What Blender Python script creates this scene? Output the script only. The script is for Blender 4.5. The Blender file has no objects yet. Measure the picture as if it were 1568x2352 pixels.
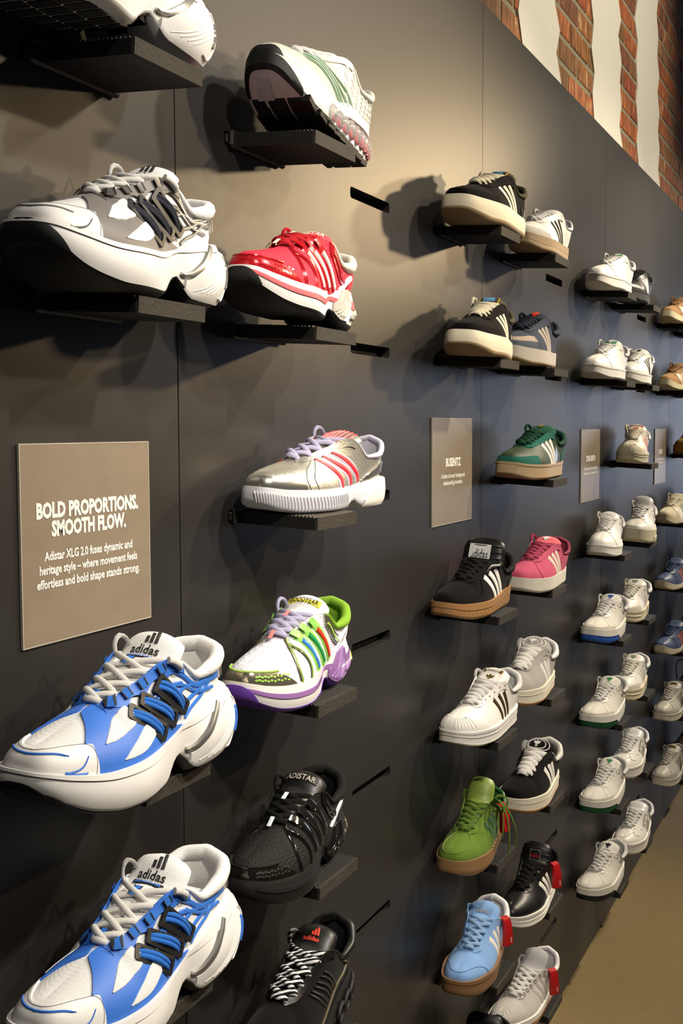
import bpy, math, random
import numpy as np
from mathutils import Vector, Matrix
from mathutils.geometry import tessellate_polygon

scene = bpy.context.scene
col = scene.collection
R = math.radians
random.seed(7)

# ------------------------------------------------------------------ camera
EYE = 1.62
cam_d = bpy.data.cameras.new('camera')
cam = bpy.data.objects.new('camera', cam_d)
col.objects.link(cam)
scene.camera = cam
YAW, PITCH, ROLL, FPX = 0.430037, 0.0704686, -0.0038919, 2732.13
fw = Vector((math.cos(YAW) * math.cos(PITCH), math.sin(YAW) * math.cos(PITCH), -math.sin(PITCH)))
rt = fw.cross(Vector((0, 0, 1))).normalized()
up = rt.cross(fw)
rt, up = math.cos(ROLL) * rt + math.sin(ROLL) * up, -math.sin(ROLL) * rt + math.cos(ROLL) * up
mw = Matrix((rt, up, -fw)).transposed().to_4x4()
mw.translation = Vector((0, -0.80651, EYE))
cam.matrix_world = mw
cam_d.sensor_fit = 'VERTICAL'
cam_d.sensor_height = 36
cam_d.lens = FPX / 2352 * 36
cam_d.clip_start = 0.02

# ------------------------------------------------------------------ world, lamps, exposure
world = bpy.data.worlds.new('world')
scene.world = world
world.use_nodes = True
bg = world.node_tree.nodes['Background']
bg.inputs[0].default_value = (0.55, 0.58, 0.70, 1)
bg.inputs[1].default_value = 0.05
scene.view_settings.view_transform = 'Standard'
scene.view_settings.look = 'None'
scene.view_settings.gamma = 1
scene.view_settings.use_curve_mapping = False
scene.view_settings.exposure = 0.0


def spot(name, loc, target, power, color, size=60, blend=0.6, radius=0.06):
    d = bpy.data.lights.new(name, 'SPOT')
    d.energy = power
    d.color = color
    d.spot_size = R(size)
    d.spot_blend = blend
    d.shadow_soft_size = radius
    o = bpy.data.objects.new(name, d)
    col.objects.link(o)
    o.location = loc
    o.rotation_euler = (Vector(target) - Vector(loc)).to_track_quat('-Z', 'Y').to_euler()
    return o


WARM = (1.0, 0.80, 0.54)
NEUT = (1.0, 0.94, 0.86)
spot('track_spot', (3.1, -2.9, 3.15), (1.30, 0, 1.95), 210, (1.0, 0.76, 0.46), 42, 0.8)
spot('track_spot', (1.7, -1.9, 3.35), (0.95, 0, 1.15), 250, NEUT, 60, 0.8)
spot('track_spot', (3.5, -1.7, 3.35), (2.3, 0, 1.35), 310, (1.0, 0.86, 0.66), 56, 0.8)
spot('track_spot', (5.0, -1.7, 3.35), (3.6, 0, 1.3), 330, (1.0, 0.85, 0.64), 56, 0.8)
spot('track_spot', (6.6, -1.7, 3.35), (4.9, 0, 1.3), 290, (1.0, 0.85, 0.64), 56, 0.8)
spot('track_spot', (7.5, -2.6, 3.12), (1.15, 0, 2.0), 350, (1.0, 0.70, 0.38), 15, 0.9, 0.10)
spot('track_spot', (9.2, -2.3, 3.50), (1.3, 0, 2.15), 230, (1.0, 0.80, 0.50), 9.2, 0.9, 0.10)
spot('track_spot', (0.3, -1.5, 3.2), (2.4, -0.1, 0.5), 210, (1.0, 0.90, 0.74), 56, 0.8, 0.06)
spot('track_spot', (3.4, -2.2, 3.5), (3.75, 0, 3.0), 280, (1.0, 0.88, 0.68), 62, 0.5)
# daylight from the shop window at the far end of the aisle
win = bpy.data.lights.new('window_daylight', 'AREA')
win.shape = 'RECTANGLE'
win.size, win.size_y = 2.8, 1.7
win.energy = 38
win.color = (0.72, 0.80, 1.0)
wo = bpy.data.objects.new('window_daylight', win)
col.objects.link(wo)
wo.location = (12.5, -2.3, 1.75)
wo.rotation_euler = Vector((-1, 0, 0)).to_track_quat('-Z', 'Y').to_euler()

# ------------------------------------------------------------------ materials
_mats = {}


def M(name, color, rough=0.55, metal=0.0, bump=None, coat=0.0, sheen=0.0, spec=0.5, vary=0.0, trans=0.0, ior=1.45):
    """procedural material; bump = (kind, scale, strength)"""
    if name in _mats:
        return _mats[name]
    m = bpy.data.materials.new(name)
    m.use_nodes = True
    nt = m.node_tree
    N, Lk = nt.nodes, nt.links
    b = N['Principled BSDF']
    c = tuple(color) + (1,)
    b.inputs['Base Color'].default_value = c
    b.inputs['Roughness'].default_value = rough
    b.inputs['Metallic'].default_value = metal
    b.inputs['Coat Weight'].default_value = coat
    b.inputs['Coat Roughness'].default_value = 0.08
    b.inputs['Sheen Weight'].default_value = sheen
    b.inputs['Specular IOR Level'].default_value = spec
    b.inputs['Transmission Weight'].default_value = trans
    b.inputs['IOR'].default_value = ior
    tc = N.new('ShaderNodeTexCoord')
    if vary > 0:
        n = N.new('ShaderNodeTexNoise')
        n.inputs['Scale'].default_value = 28
        n.inputs['Detail'].default_value = 5
        Lk.new(tc.outputs['Object'], n.inputs['Vector'])
        mx = N.new('ShaderNodeMix')
        mx.data_type = 'RGBA'
        mx.inputs[6].default_value = tuple(x * (1 - vary) for x in color) + (1,)
        mx.inputs[7].default_value = tuple(min(1, x * (1 + vary)) for x in color) + (1,)
        Lk.new(n.outputs['Fac'], mx.inputs[0])
        Lk.new(mx.outputs[2], b.inputs['Base Color'])
    if bump:
        kind, sc, st = bump
        if kind == 'mesh':
            t = N.new('ShaderNodeTexVoronoi')
            t.inputs['Scale'].default_value = sc
            t.inputs['Randomness'].default_value = 0.25
            out = t.outputs['Distance']
        elif kind == 'rib':
            t = N.new('ShaderNodeTexWave')
            t.inputs['Scale'].default_value = sc
            out = t.outputs['Fac']
        else:
            t = N.new('ShaderNodeTexNoise')
            t.inputs['Scale'].default_value = sc
            t.inputs['Detail'].default_value = 4
            out = t.outputs['Fac']
        Lk.new(tc.outputs['Object'], t.inputs['Vector'])
        bp = N.new('ShaderNodeBump')
        bp.inputs['Strength'].default_value = st
        bp.inputs['Distance'].default_value = 0.0015
        Lk.new(out, bp.inputs['Height'])
        Lk.new(bp.outputs['Normal'], b.inputs['Normal'])
    _mats[name] = m
    return m


# ------------------------------------------------------------------ mesh helpers
def link(name, me, mat, parent=None, smooth=None):
    me.materials.append(mat)
    o = bpy.data.objects.new(name, me)
    col.objects.link(o)
    if parent is not None:
        o.parent = parent
        if parent.get('category') == 'shoe':
            link.n += 1
            o['_n'] = link.n
    return o


link.n = 0


def mesh(name, V, F, mat, parent=None, smooth=40):
    me = bpy.data.meshes.new(name)
    me.from_pydata([tuple(map(float, v)) for v in V], [], [tuple(map(int, f)) for f in F])
    if smooth:
        me.polygons.foreach_set('use_smooth', [True] * len(me.polygons))
        me.set_sharp_from_angle(angle=R(smooth))
    me.update()
    return link(name, me, mat, parent)


class MB:
    """collects geometry into one mesh"""

    def __init__(s):
        s.V, s.F, s.n = [], [], 0

    def add(s, V, F):
        V = np.asarray(V, float).reshape(-1, 3)
        s.V.append(V)
        s.F += [tuple(i + s.n for i in f) for f in F]
        s.n += len(V)
        return s

    def box(s, lo, hi):
        x0, y0, z0 = lo
        x1, y1, z1 = hi
        V = [(x0, y0, z0), (x1, y0, z0), (x1, y1, z0), (x0, y1, z0), (x0, y0, z1), (x1, y0, z1), (x1, y1, z1), (x0, y1, z1)]
        return s.add(V, [(0, 3, 2, 1), (4, 5, 6, 7), (0, 1, 5, 4), (1, 2, 6, 5), (2, 3, 7, 6), (3, 0, 4, 7)])

    def cbox(s, lo, hi, c=0.002):
        """box with chamfered edges"""
        lo, hi = np.array(lo, float), np.array(hi, float)
        mid, h = (lo + hi) / 2, (hi - lo) / 2
        V, idx = [], {}
        for sx in (-1, 1):
            for sy in (-1, 1):
                for sz in (-1, 1):
                    for ax in range(3):
                        p = h - c
                        p = p.copy()
                        p[ax] = h[ax]
                        idx[(sx, sy, sz, ax)] = len(V)
                        V.append(mid + p * (sx, sy, sz))
        F = []
        for ax in range(3):
            a, b = (ax + 1) % 3, (ax + 2) % 3
            for sg in (-1, 1):
                q = []
                for ta, tb in ((-1, -1), (1, -1), (1, 1), (-1, 1)):
                    k = [0, 0, 0]
                    k[ax], k[a], k[b] = sg, ta, tb
                    q.append(idx[(k[0], k[1], k[2], ax)])
                F.append(q if sg > 0 else q[::-1])
        for ax in range(3):  # edges along ax
            a, b = (ax + 1) % 3, (ax + 2) % 3
            for ta in (-1, 1):
                for tb in (-1, 1):
                    def g(t, w):
                        k = [0, 0, 0]
                        k[ax], k[a], k[b] = t, ta, tb
                        return idx[(k[0], k[1], k[2], w)]
                    q = [g(-1, a), g(1, a), g(1, b), g(-1, b)]
                    F.append(q if ta * tb < 0 else q[::-1])
        for sx in (-1, 1):
            for sy in (-1, 1):
                for sz in (-1, 1):
                    q = [idx[(sx, sy, sz, k)] for k in range(3)]
                    F.append(q if sx * sy * sz > 0 else q[::-1])
        return s.add(V, F)

    def tube(s, P, r, n=8, flat=1.0, nrm=None, closed=False, caps=True):
        """swept ellipse along P; r half width (scalar or array), flat = height ratio; nrm (k,3) gives the flat side's normal"""
        P = np.asarray(P, float)
        k = len(P)
        if closed:
            T = np.roll(P, -1, 0) - np.roll(P, 1, 0)
        else:
            T = np.gradient(P, axis=0)
        T /= np.linalg.norm(T, axis=1)[:, None] + 1e-12
        if nrm is None:
            u = np.array([0, 0, 1.0])
            Nn = np.tile(u, (k, 1))
            bad = np.abs(T @ u) > 0.95
            Nn[bad] = (1, 0, 0)
        else:
            Nn = np.asarray(nrm, float)
            if Nn.ndim == 1:
                Nn = np.tile(Nn, (k, 1))
        Nn = Nn - (Nn * T).sum(1)[:, None] * T
        Nn /= np.linalg.norm(Nn, axis=1)[:, None] + 1e-12
        Bn = np.cross(T, Nn)
        rr = np.broadcast_to(np.asarray(r, float), (k,))
        an = np.arange(n) * 2 * np.pi / n
        V = P[:, None] + rr[:, None, None] * (np.cos(an)[None, :, None] * Bn[:, None] + flat * np.sin(an)[None, :, None] * Nn[:, None])
        F = []
        kk = k if closed else k - 1
        for i in range(kk):
            j = (i + 1) % k
            for a in range(n):
                b = (a + 1) % n
                F.append((i * n + a, i * n + b, j * n + b, j * n + a))
        if caps and not closed:
            F.append(tuple(range(n))[::-1])
            F.append(tuple((k - 1) * n + a for a in range(n)))
        return s.add(V.reshape(-1, 3), F)

    def build(s, name, mat, parent=None, smooth=40):
        return mesh(name, np.concatenate(s.V), s.F, mat, parent, smooth)


def empty(name, loc=(0, 0, 0), rot=(0, 0, 0), parent=None):
    o = bpy.data.objects.new(name, None)
    col.objects.link(o)
    o.empty_display_size = 0.05
    o.location = loc
    o.rotation_euler = rot
    if parent:
        o.parent = parent
    return o


def tag(o, label=None, cat=None, group=None, kind=None):
    if label:
        o['label'] = label
    if cat:
        o['category'] = cat
    if group:
        o['group'] = group
    if kind:
        o['kind'] = kind
    return o


_txt = {}


def text2d(t, bold=0.0, spacing=1.0):
    """(verts, faces) of a centred line of lettering, cap height about 0.72"""
    k = (t, bold, spacing)
    if k not in _txt:
        cu = bpy.data.curves.new('lettering', 'FONT')
        cu.body = t
        cu.align_x = 'CENTER'
        cu.offset = bold
        cu.space_character = spacing
        cu.resolution_u = 2
        ob = bpy.data.objects.new('lettering', cu)
        col.objects.link(ob)
        bpy.context.view_layer.update()
        me = bpy.data.meshes.new_from_object(ob.evaluated_get(bpy.context.evaluated_depsgraph_get()))
        V = np.array([tuple(v.co)[:2] for v in me.vertices])
        F = [tuple(p.vertices) for p in me.polygons]
        bpy.data.objects.remove(ob)
        bpy.data.curves.remove(cu)
        bpy.data.meshes.remove(me)
        _txt[k] = (V, F)
    return _txt[k]


def tess(loops):
    """triangulate 2D loops (outer first, holes after)"""
    L3 = [[Vector((p[0], p[1], 0)) for p in l] for l in loops]
    tr = tessellate_polygon(L3)
    pts = [p for l in loops for p in l]
    F = []
    for a, b, c in tr:
        pa, pb, pc = pts[a], pts[b], pts[c]
        if (pb[0] - pa[0]) * (pc[1] - pa[1]) - (pb[1] - pa[1]) * (pc[0] - pa[0]) < 0:
            b, c = c, b
        F.append((a, b, c))
    return np.array(pts, float), F


# ------------------------------------------------------------------ the setting
SEAM0, PW = 1.271, 1.22
ROWZ = [2.004, 1.752, 1.501, 1.249, 0.999, 0.751, 0.500, 0.250]
COLS = [SEAM0 + PW * k + d for k in (-1, 0, 1, 2, 3, 4) for d in (0.2033, 0.61, 1.0167)][2:]   # COLS[0] is the column nearest the camera
WTOP = 2.522

panel_mat = M('dark taupe satin panel', (0.0205, 0.0188, 0.0175), 0.42, spec=0.42, bump=('noise', 260, 0.05), vary=0.08)
backing_mat = M('black backing', (0.006, 0.006, 0.006), 0.8)
wall = MB().box((-0.3, 0.0205, 0), (SEAM0 + PW * 9, 0.028, WTOP - 0.004)).build('wall_left', backing_mat, smooth=0)
tag(wall, 'long dark taupe panelled display wall with slots', kind='structure')


def slot_loop(cx, cz, w=0.168, h=0.0185, r=0.006):
    P = []
    for sx, sz, a0 in ((1, -1, -90), (1, 1, 0), (-1, 1, 90), (-1, -1, 180)):
        for k in range(4):
            a = R(a0 + 30 * k)
            P.append((cx + sx * (w / 2 - r) + r * math.cos(a), cz + sz * (h / 2 - r) + r * math.sin(a)))
    return P


for k in range(-1, 9):
    x0 = SEAM0 + PW * k + 0.0012
    x1 = SEAM0 + PW * (k + 1) - 0.0012
    x0 = max(x0, -0.25)
    outer = [(x0, 0.004), (x1, 0.004), (x1, WTOP), (x0, WTOP)]
    holes = []
    for d in (0.2033, 0.61, 1.0167):
        cx = SEAM0 + PW * k + d
        if cx - 0.1 > x0:
            for z in ROWZ:
                holes.append(slot_loop(cx, z))
    V2, F2 = tess([outer] + holes)
    n = len(V2)
    V = np.concatenate([np.c_[V2[:, 0], np.zeros(n), V2[:, 1]], np.c_[V2[:, 0], np.full(n, 0.02), V2[:, 1]]])
    F = [f for f in F2] + [(a + n, c + n, b + n) for a, b, c in F2]
    i = 0
    for l in [outer] + holes:
        m = len(l)
        for j in range(m):
            a, b = i + j, i + (j + 1) % m
            F.append((a, a + n, b + n, b))
        i += m
    mesh('panel', V, F, panel_mat, wall, smooth=0)

floor_mat = M('olive beige sealed concrete', (0.24, 0.18, 0.085), 0.34, vary=0.12, bump=('noise', 60, 0.04))
fl = MB().box((-1, -6, -0.05), (14, 0.4, 0)).build('floor', floor_mat, smooth=0)
tag(fl, 'olive beige sealed concrete floor', kind='structure')

# brick wall above the panels
BY = 0.030
brick_mats = []
for i, c in enumerate([(0.40, 0.105, 0.026), (0.32, 0.075, 0.022), (0.33, 0.12, 0.030), (0.24, 0.105, 0.032), (0.44, 0.13, 0.035), (0.22, 0.075, 0.03)]):
    m = bpy.data.materials.new('weathered brick %s' % 'abcdef'[i])
    m.use_nodes = True
    nt = m.node_tree
    b = nt.nodes['Principled BSDF']
    b.inputs['Roughness'].default_value = 0.85
    tc = nt.nodes.new('ShaderNodeTexCoord')
    mp = nt.nodes.new('ShaderNodeMapping')
    mp.inputs['Scale'].default_value = (60, 60, 16)
    n1 = nt.nodes.new('ShaderNodeTexNoise')
    n1.inputs['Scale'].default_value = 1.0
    n1.inputs['Detail'].default_value = 6
    gi = nt.nodes.new('ShaderNodeNewGeometry')
    nt.links.new(gi.outputs['Position'], mp.inputs['Vector'])
    nt.links.new(mp.outputs['Vector'], n1.inputs['Vector'])
    rp = nt.nodes.new('ShaderNodeValToRGB')
    e = rp.color_ramp.elements
    e[0].position, e[0].color = 0.36, (c[0] * 0.40, c[1] * 0.50, c[2] * 0.6, 1)
    e[1].position, e[1].color = 0.62, c + (1,)
    x = e.new(0.67 if i in (2, 4) else 0.76)
    x.color = (0.52, 0.36, 0.20, 1)
    nt.links.new(n1.outputs['Fac'], rp.inputs['Fac'])
    nt.links.new(rp.outputs['Color'], b.inputs['Base Color'])
    bp = nt.nodes.new('ShaderNodeBump')
    bp.inputs['Strength'].default_value = 0.5
    bp.inputs['Distance'].default_value = 0.004
    nt.links.new(n1.outputs['Fac'], bp.inputs['Height'])
    nt.links.new(bp.outputs['Normal'], b.inputs['Normal'])
    brick_mats.append(m)
mortar_mat = M('grey lime mortar', (0.23, 0.21, 0.14), 0.95, bump=('noise', 120, 0.6), vary=0.2)
plaster_mat = M('white painted render', (0.62, 0.60, 0.53), 0.75, bump=('noise', 35, 0.25), vary=0.03)
bw = MB().box((1.9, BY + 0.0030, 2.40), (12.3, BY + 0.16, 4.2)).build('wall_brick', mortar_mat, smooth=0)
tag(bw, 'old red brick wall with white painted bands above the panels', kind='structure')

COURSE, BL = 0.0705, 0.213
SLANT = 0.13     # the painted bands lean along the wall
white_bands = [(2.865, 3.235), (3.655, 4.068), (4.352, 4.785)]


def jag(x, amp, seed, zs):
    rnd = random.Random(seed)
    P = []
    for i, z in enumerate(zs):
        P.append((x - SLANT * (z - 2.56) + (amp if i % 2 else -amp) * rnd.uniform(0.35, 1.0) + rnd.uniform(-0.006, 0.006), z + rnd.uniform(-0.008, 0.008)))
    return P


zrows = [2.48 + COURSE * 0.97 * i for i in range(19)]
for bi, (xa, xb) in enumerate(white_bands):
    A = jag(xa, 0.028, 11 + bi, zrows)
    Bq = jag(xb, 0.028, 41 + bi, zrows)
    loop = A[::-1] + Bq
    loop = loop[::-1] if False else loop
    area = sum(loop[i][0] * loop[(i + 1) % len(loop)][1] - loop[(i + 1) % len(loop)][0] * loop[i][1] for i in range(len(loop)))
    if area < 0:
        loop = loop[::-1]
    V2, F2 = tess([loop])
    n = len(V2)
    V = np.concatenate([np.c_[V2[:, 0], np.full(n, BY - 0.0035), V2[:, 1]], np.c_[V2[:, 0], np.full(n, BY + 0.006), V2[:, 1]]])
    F = list(F2) + [(a, a + n, (a + 1) % n + n, (a + 1) % n) for a in range(n)]
    mesh('painted_band', V, F, plaster_mat, bw, smooth=0)

rb = random.Random(3)
brick_me = {}


def brick_mesh(ln, i):
    k = (round(ln, 3), i)
    if k not in brick_me:
        o = MB().cbox((0, -0.0, 0), (ln, 0.05, COURSE - 0.0125), 0.003)
        me = bpy.data.meshes.new('brick')
        me.from_pydata([tuple(v) for v in np.concatenate(o.V)], [], o.F)
        me.materials.append(brick_mats[i])
        brick_me[k] = me
    return brick_me[k]


for r in range(17):
    z = 2.478 + r * COURSE
    xoff = (r % 2) * BL / 2 + rb.uniform(-0.012, 0.012)
    for c in range(-1, 20):
        x = 2.20 + c * BL + xoff
        if z > 2.55 + (x - 2.4) * 0.62 + 0.3:
            continue
        sl = SLANT * (z + COURSE / 2 - 2.56)
        if any(a + 0.055 < x + sl and x + BL + sl < b - 0.055 for a, b in white_bands):
            continue
        o = bpy.data.objects.new('brick', brick_mesh(BL - 0.0125, rb.randrange(6)))
        col.objects.link(o)
        o.parent = bw
        o.location = (x, BY + rb.uniform(-0.0015, 0.0015), z)

# ------------------------------------------------------------------ shelves
shelf_mat = M('black grained shelf board', (0.007, 0.0068, 0.0065), 0.6, bump=('noise', 180, 0.5), vary=0.35)
shelf_edge_mat = M('raw charcoal shelf edge', (0.030, 0.026, 0.019), 0.85, bump=('noise', 240, 0.8), vary=0.5)
rib_mat = M('black ribbed grip', (0.010, 0.0095, 0.0085), 0.55)
SD, SW, ST, TILT = 0.125, 0.127, 0.018, R(3.4)
_shelf = None


def shelf(ci, ri, under):
    """shelf plugged into slot (column, row)"""
    global _shelf
    cx, cz = COLS[ci - 1], ROWZ[ri]
    root = empty('display_shelf', (cx, 0, cz), (TILT, 0, 0))
    tag(root, 'black slot-in shelf under the ' + under, 'shelf', 'black shelves plugged into the slotted wall')
    if _shelf is None:
        w = SW / 2
        a = MB().box((-w, -SD + 0.004, -ST / 2), (w, -0.001, ST / 2 - 0.002)).build('board', shelf_mat, root, 0)
        e = MB().box((-w, -SD, -ST / 2), (w, -SD + 0.004, ST / 2 - 0.001)).build('front_edge', shelf_edge_mat, root, 0)
        g = MB()
        nr = 21
        pitch = (SD - 0.012) / nr
        for i in range(nr):
            y = -SD + 0.006 + i * pitch
            V = [(-w, y, ST / 2 - 0.0025), (-w, y + pitch * 0.25, ST / 2), (-w, y + pitch * 0.6, ST / 2), (-w, y + pitch * 0.85, ST / 2 - 0.0025)]
            V += [(w, p[1], p[2]) for p in V]
            g.add(V, [(0, 1, 5, 4), (1, 2, 6, 5), (2, 3, 7, 6), (0, 3, 2, 1), (4, 5, 6, 7)])
        g = g.build('grip_ribs', rib_mat, root, 0)
        b = MB().cbox((-0.078, -0.010, -0.0115), (0.078, -0.0012, 0.0115), 0.003)
        b.cbox((-0.0775, -0.002, -0.0065), (0.0775, 0.016, 0.0065), 0.002)
        b = b.build('back_lip', rib_mat, root, 0)
        _shelf = [a, e, g, b]
    else:
        for p in _shelf:
            c = p.copy()
            col.objects.link(c)
            c.parent = root
    return root


def shelf_top(ci, ri, y):
    return ROWZ[ri] + (ST / 2) / math.cos(TILT) + y * math.tan(TILT)


# ------------------------------------------------------------------ signs
sign_mat = M('taupe brushed sign plate', (0.23, 0.185, 0.135), 0.38, vary=0.12, bump=('noise', 90, 0.04))
sign_edge = M('pale sign edge', (0.42, 0.38, 0.32), 0.5)
white_ink = M('white print', (0.80, 0.78, 0.74), 0.6)


def sign(x0, x1, z0, z1, lines, label, y=-0.003):
    cx = (x0 + x1) / 2
    root = empty('wall_sign', (cx, 0, z0))
    tag(root, label, 'sign')
    w, h = (x1 - x0) / 2, z1 - z0
    plate = MB().box((-w, y, 0), (w, -0.0003, h)).build('plate', sign_mat, root, 0)
    e = 0.0012
    m = MB()
    for lo, hi in (((-w - e, -e), (w + e, 0)), ((-w - e, h), (w + e, h + e)), ((-w - e, 0), (-w, h)), ((w, 0), (w + e, h))):
        m.box((lo[0], y - 0.0002, lo[1]), (hi[0], -0.0003, hi[1]))
    m.build('plate_edge', sign_edge, root, 0)
    for t, zz, size, wid in lines:
        V2, F2 = text2d(t, 0.05 if t.isupper() else 0.028)
        sx = wid / (V2[:, 0].max() - V2[:, 0].min())
        V = np.c_[V2[:, 0] * sx, np.full(len(V2), y - 0.0004), V2[:, 1] * size + zz]
        tag(mesh('lettering', V, F2, white_ink, root, 0), 'white printed line reading ' + t)
    return root


Z1 = 1.394
sign(0.966, 1.198, Z1, Z1 + 0.210, [('BOLD PROPORTIONS.', 0.1330, 0.0220, 0.185), ('SMOOTH FLOW.', 0.1131, 0.0220, 0.1355),
     ('Adistar XLG 2.0 fuses dynamic and', 0.0875, 0.0132, 0.160), ('heritage style \u2013 where movement feels', 0.0730, 0.0132, 0.178), ('effortless and bold shape stands strong.', 0.0582, 0.0132, 0.187)],
     'large brown sign reading BOLD PROPORTIONS SMOOTH FLOW above the blue shoe')
sign(2.179, 2.416, 1.427, 1.638, [('BUSENITZ', 0.1155, 0.0225, 0.091), ('A fusion of soccer heritage and', 0.0918, 0.0125, 0.144), ('skateboarding innovation.', 0.0780, 0.0125, 0.117)],
     'taupe sign reading BUSENITZ beside the green suede shoe')
sign(3.414, 3.654, 1.402, 1.612, [('STAN SMITH', 0.1172, 0.0225, 0.114), ('Timeless design and iconic simplicity', 0.0918, 0.0125, 0.175), ('outside the court in contemporary style.', 0.0783, 0.0125, 0.185)],
     'taupe sign reading STAN SMITH left of the cream shell-toe shoe')
sign(4.608, 4.852, 1.402, 1.611, [('ICONS', 0.1145, 0.0225, 0.084), ('Heritage silhouettes', 0.0905, 0.0125, 0.140), ('reimagined.', 0.076, 0.0125, 0.11)],
     'farthest narrow taupe sign right of the cream shell-toe shoe')

# ------------------------------------------------------------------ shoe engine
def pch(pts):
    """monotone cubic interpolation through (x, y) pairs"""
    p = np.array(pts, float)
    x, y = p[:, 0], p[:, 1]
    h = np.diff(x)
    d = np.diff(y) / h
    m = np.zeros(len(x))
    m[0], m[-1] = d[0], d[-1]
    for i in range(1, len(x) - 1):
        if d[i - 1] * d[i] > 0:
            w1, w2 = 2 * h[i] + h[i - 1], h[i] + 2 * h[i - 1]
            m[i] = (w1 + w2) / (w1 / d[i - 1] + w2 / d[i])

    def f(t):
        t = np.clip(np.asarray(t, float), x[0], x[-1])
        i = np.clip(np.searchsorted(x, t) - 1, 0, len(x) - 2)
        u = (t - x[i]) / h[i]
        return (y[i] * (1 + 2 * u) * (1 - u) ** 2 + m[i] * h[i] * u * (1 - u) ** 2 + y[i + 1] * u * u * (3 - 2 * u) + m[i + 1] * h[i] * u * u * (u - 1))
    return f


def fn(v):
    if callable(v):
        return v
    if isinstance(v, (list, tuple)):
        return pch(v)
    return lambda t: np.full(np.shape(t), float(v))


def sx(x):
    return math.acos(1 - 2 * x) / math.pi


def smooth_path(P, n):
    P = np.asarray(P, float)
    if len(P) == 2:
        t = np.linspace(0, 1, n)[:, None]
        return P[0] * (1 - t) + P[1] * t
    d = np.r_[0, np.cumsum(np.linalg.norm(np.diff(P, axis=0) * ([1, 0.4] if P.shape[1] == 2 else 1), axis=1))]
    t = np.linspace(0, d[-1], n)
    out = np.zeros((n, P.shape[1]))
    i = np.clip(np.searchsorted(d, t) - 1, 0, len(P) - 2)
    u = ((t - d[i]) / (d[i + 1] - d[i]))[:, None]
    Pm = np.vstack([2 * P[0] - P[1], P, 2 * P[-1] - P[-2]])
    p0, p1, p2, p3 = Pm[i], Pm[i + 1], Pm[i + 2], Pm[i + 3]
    return 0.5 * (2 * p1 + (p2 - p0) * u + (2 * p0 - 5 * p1 + 4 * p2 - p3) * u ** 2 + (3 * p1 - p0 - 3 * p2 + p3) * u ** 3)


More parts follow.
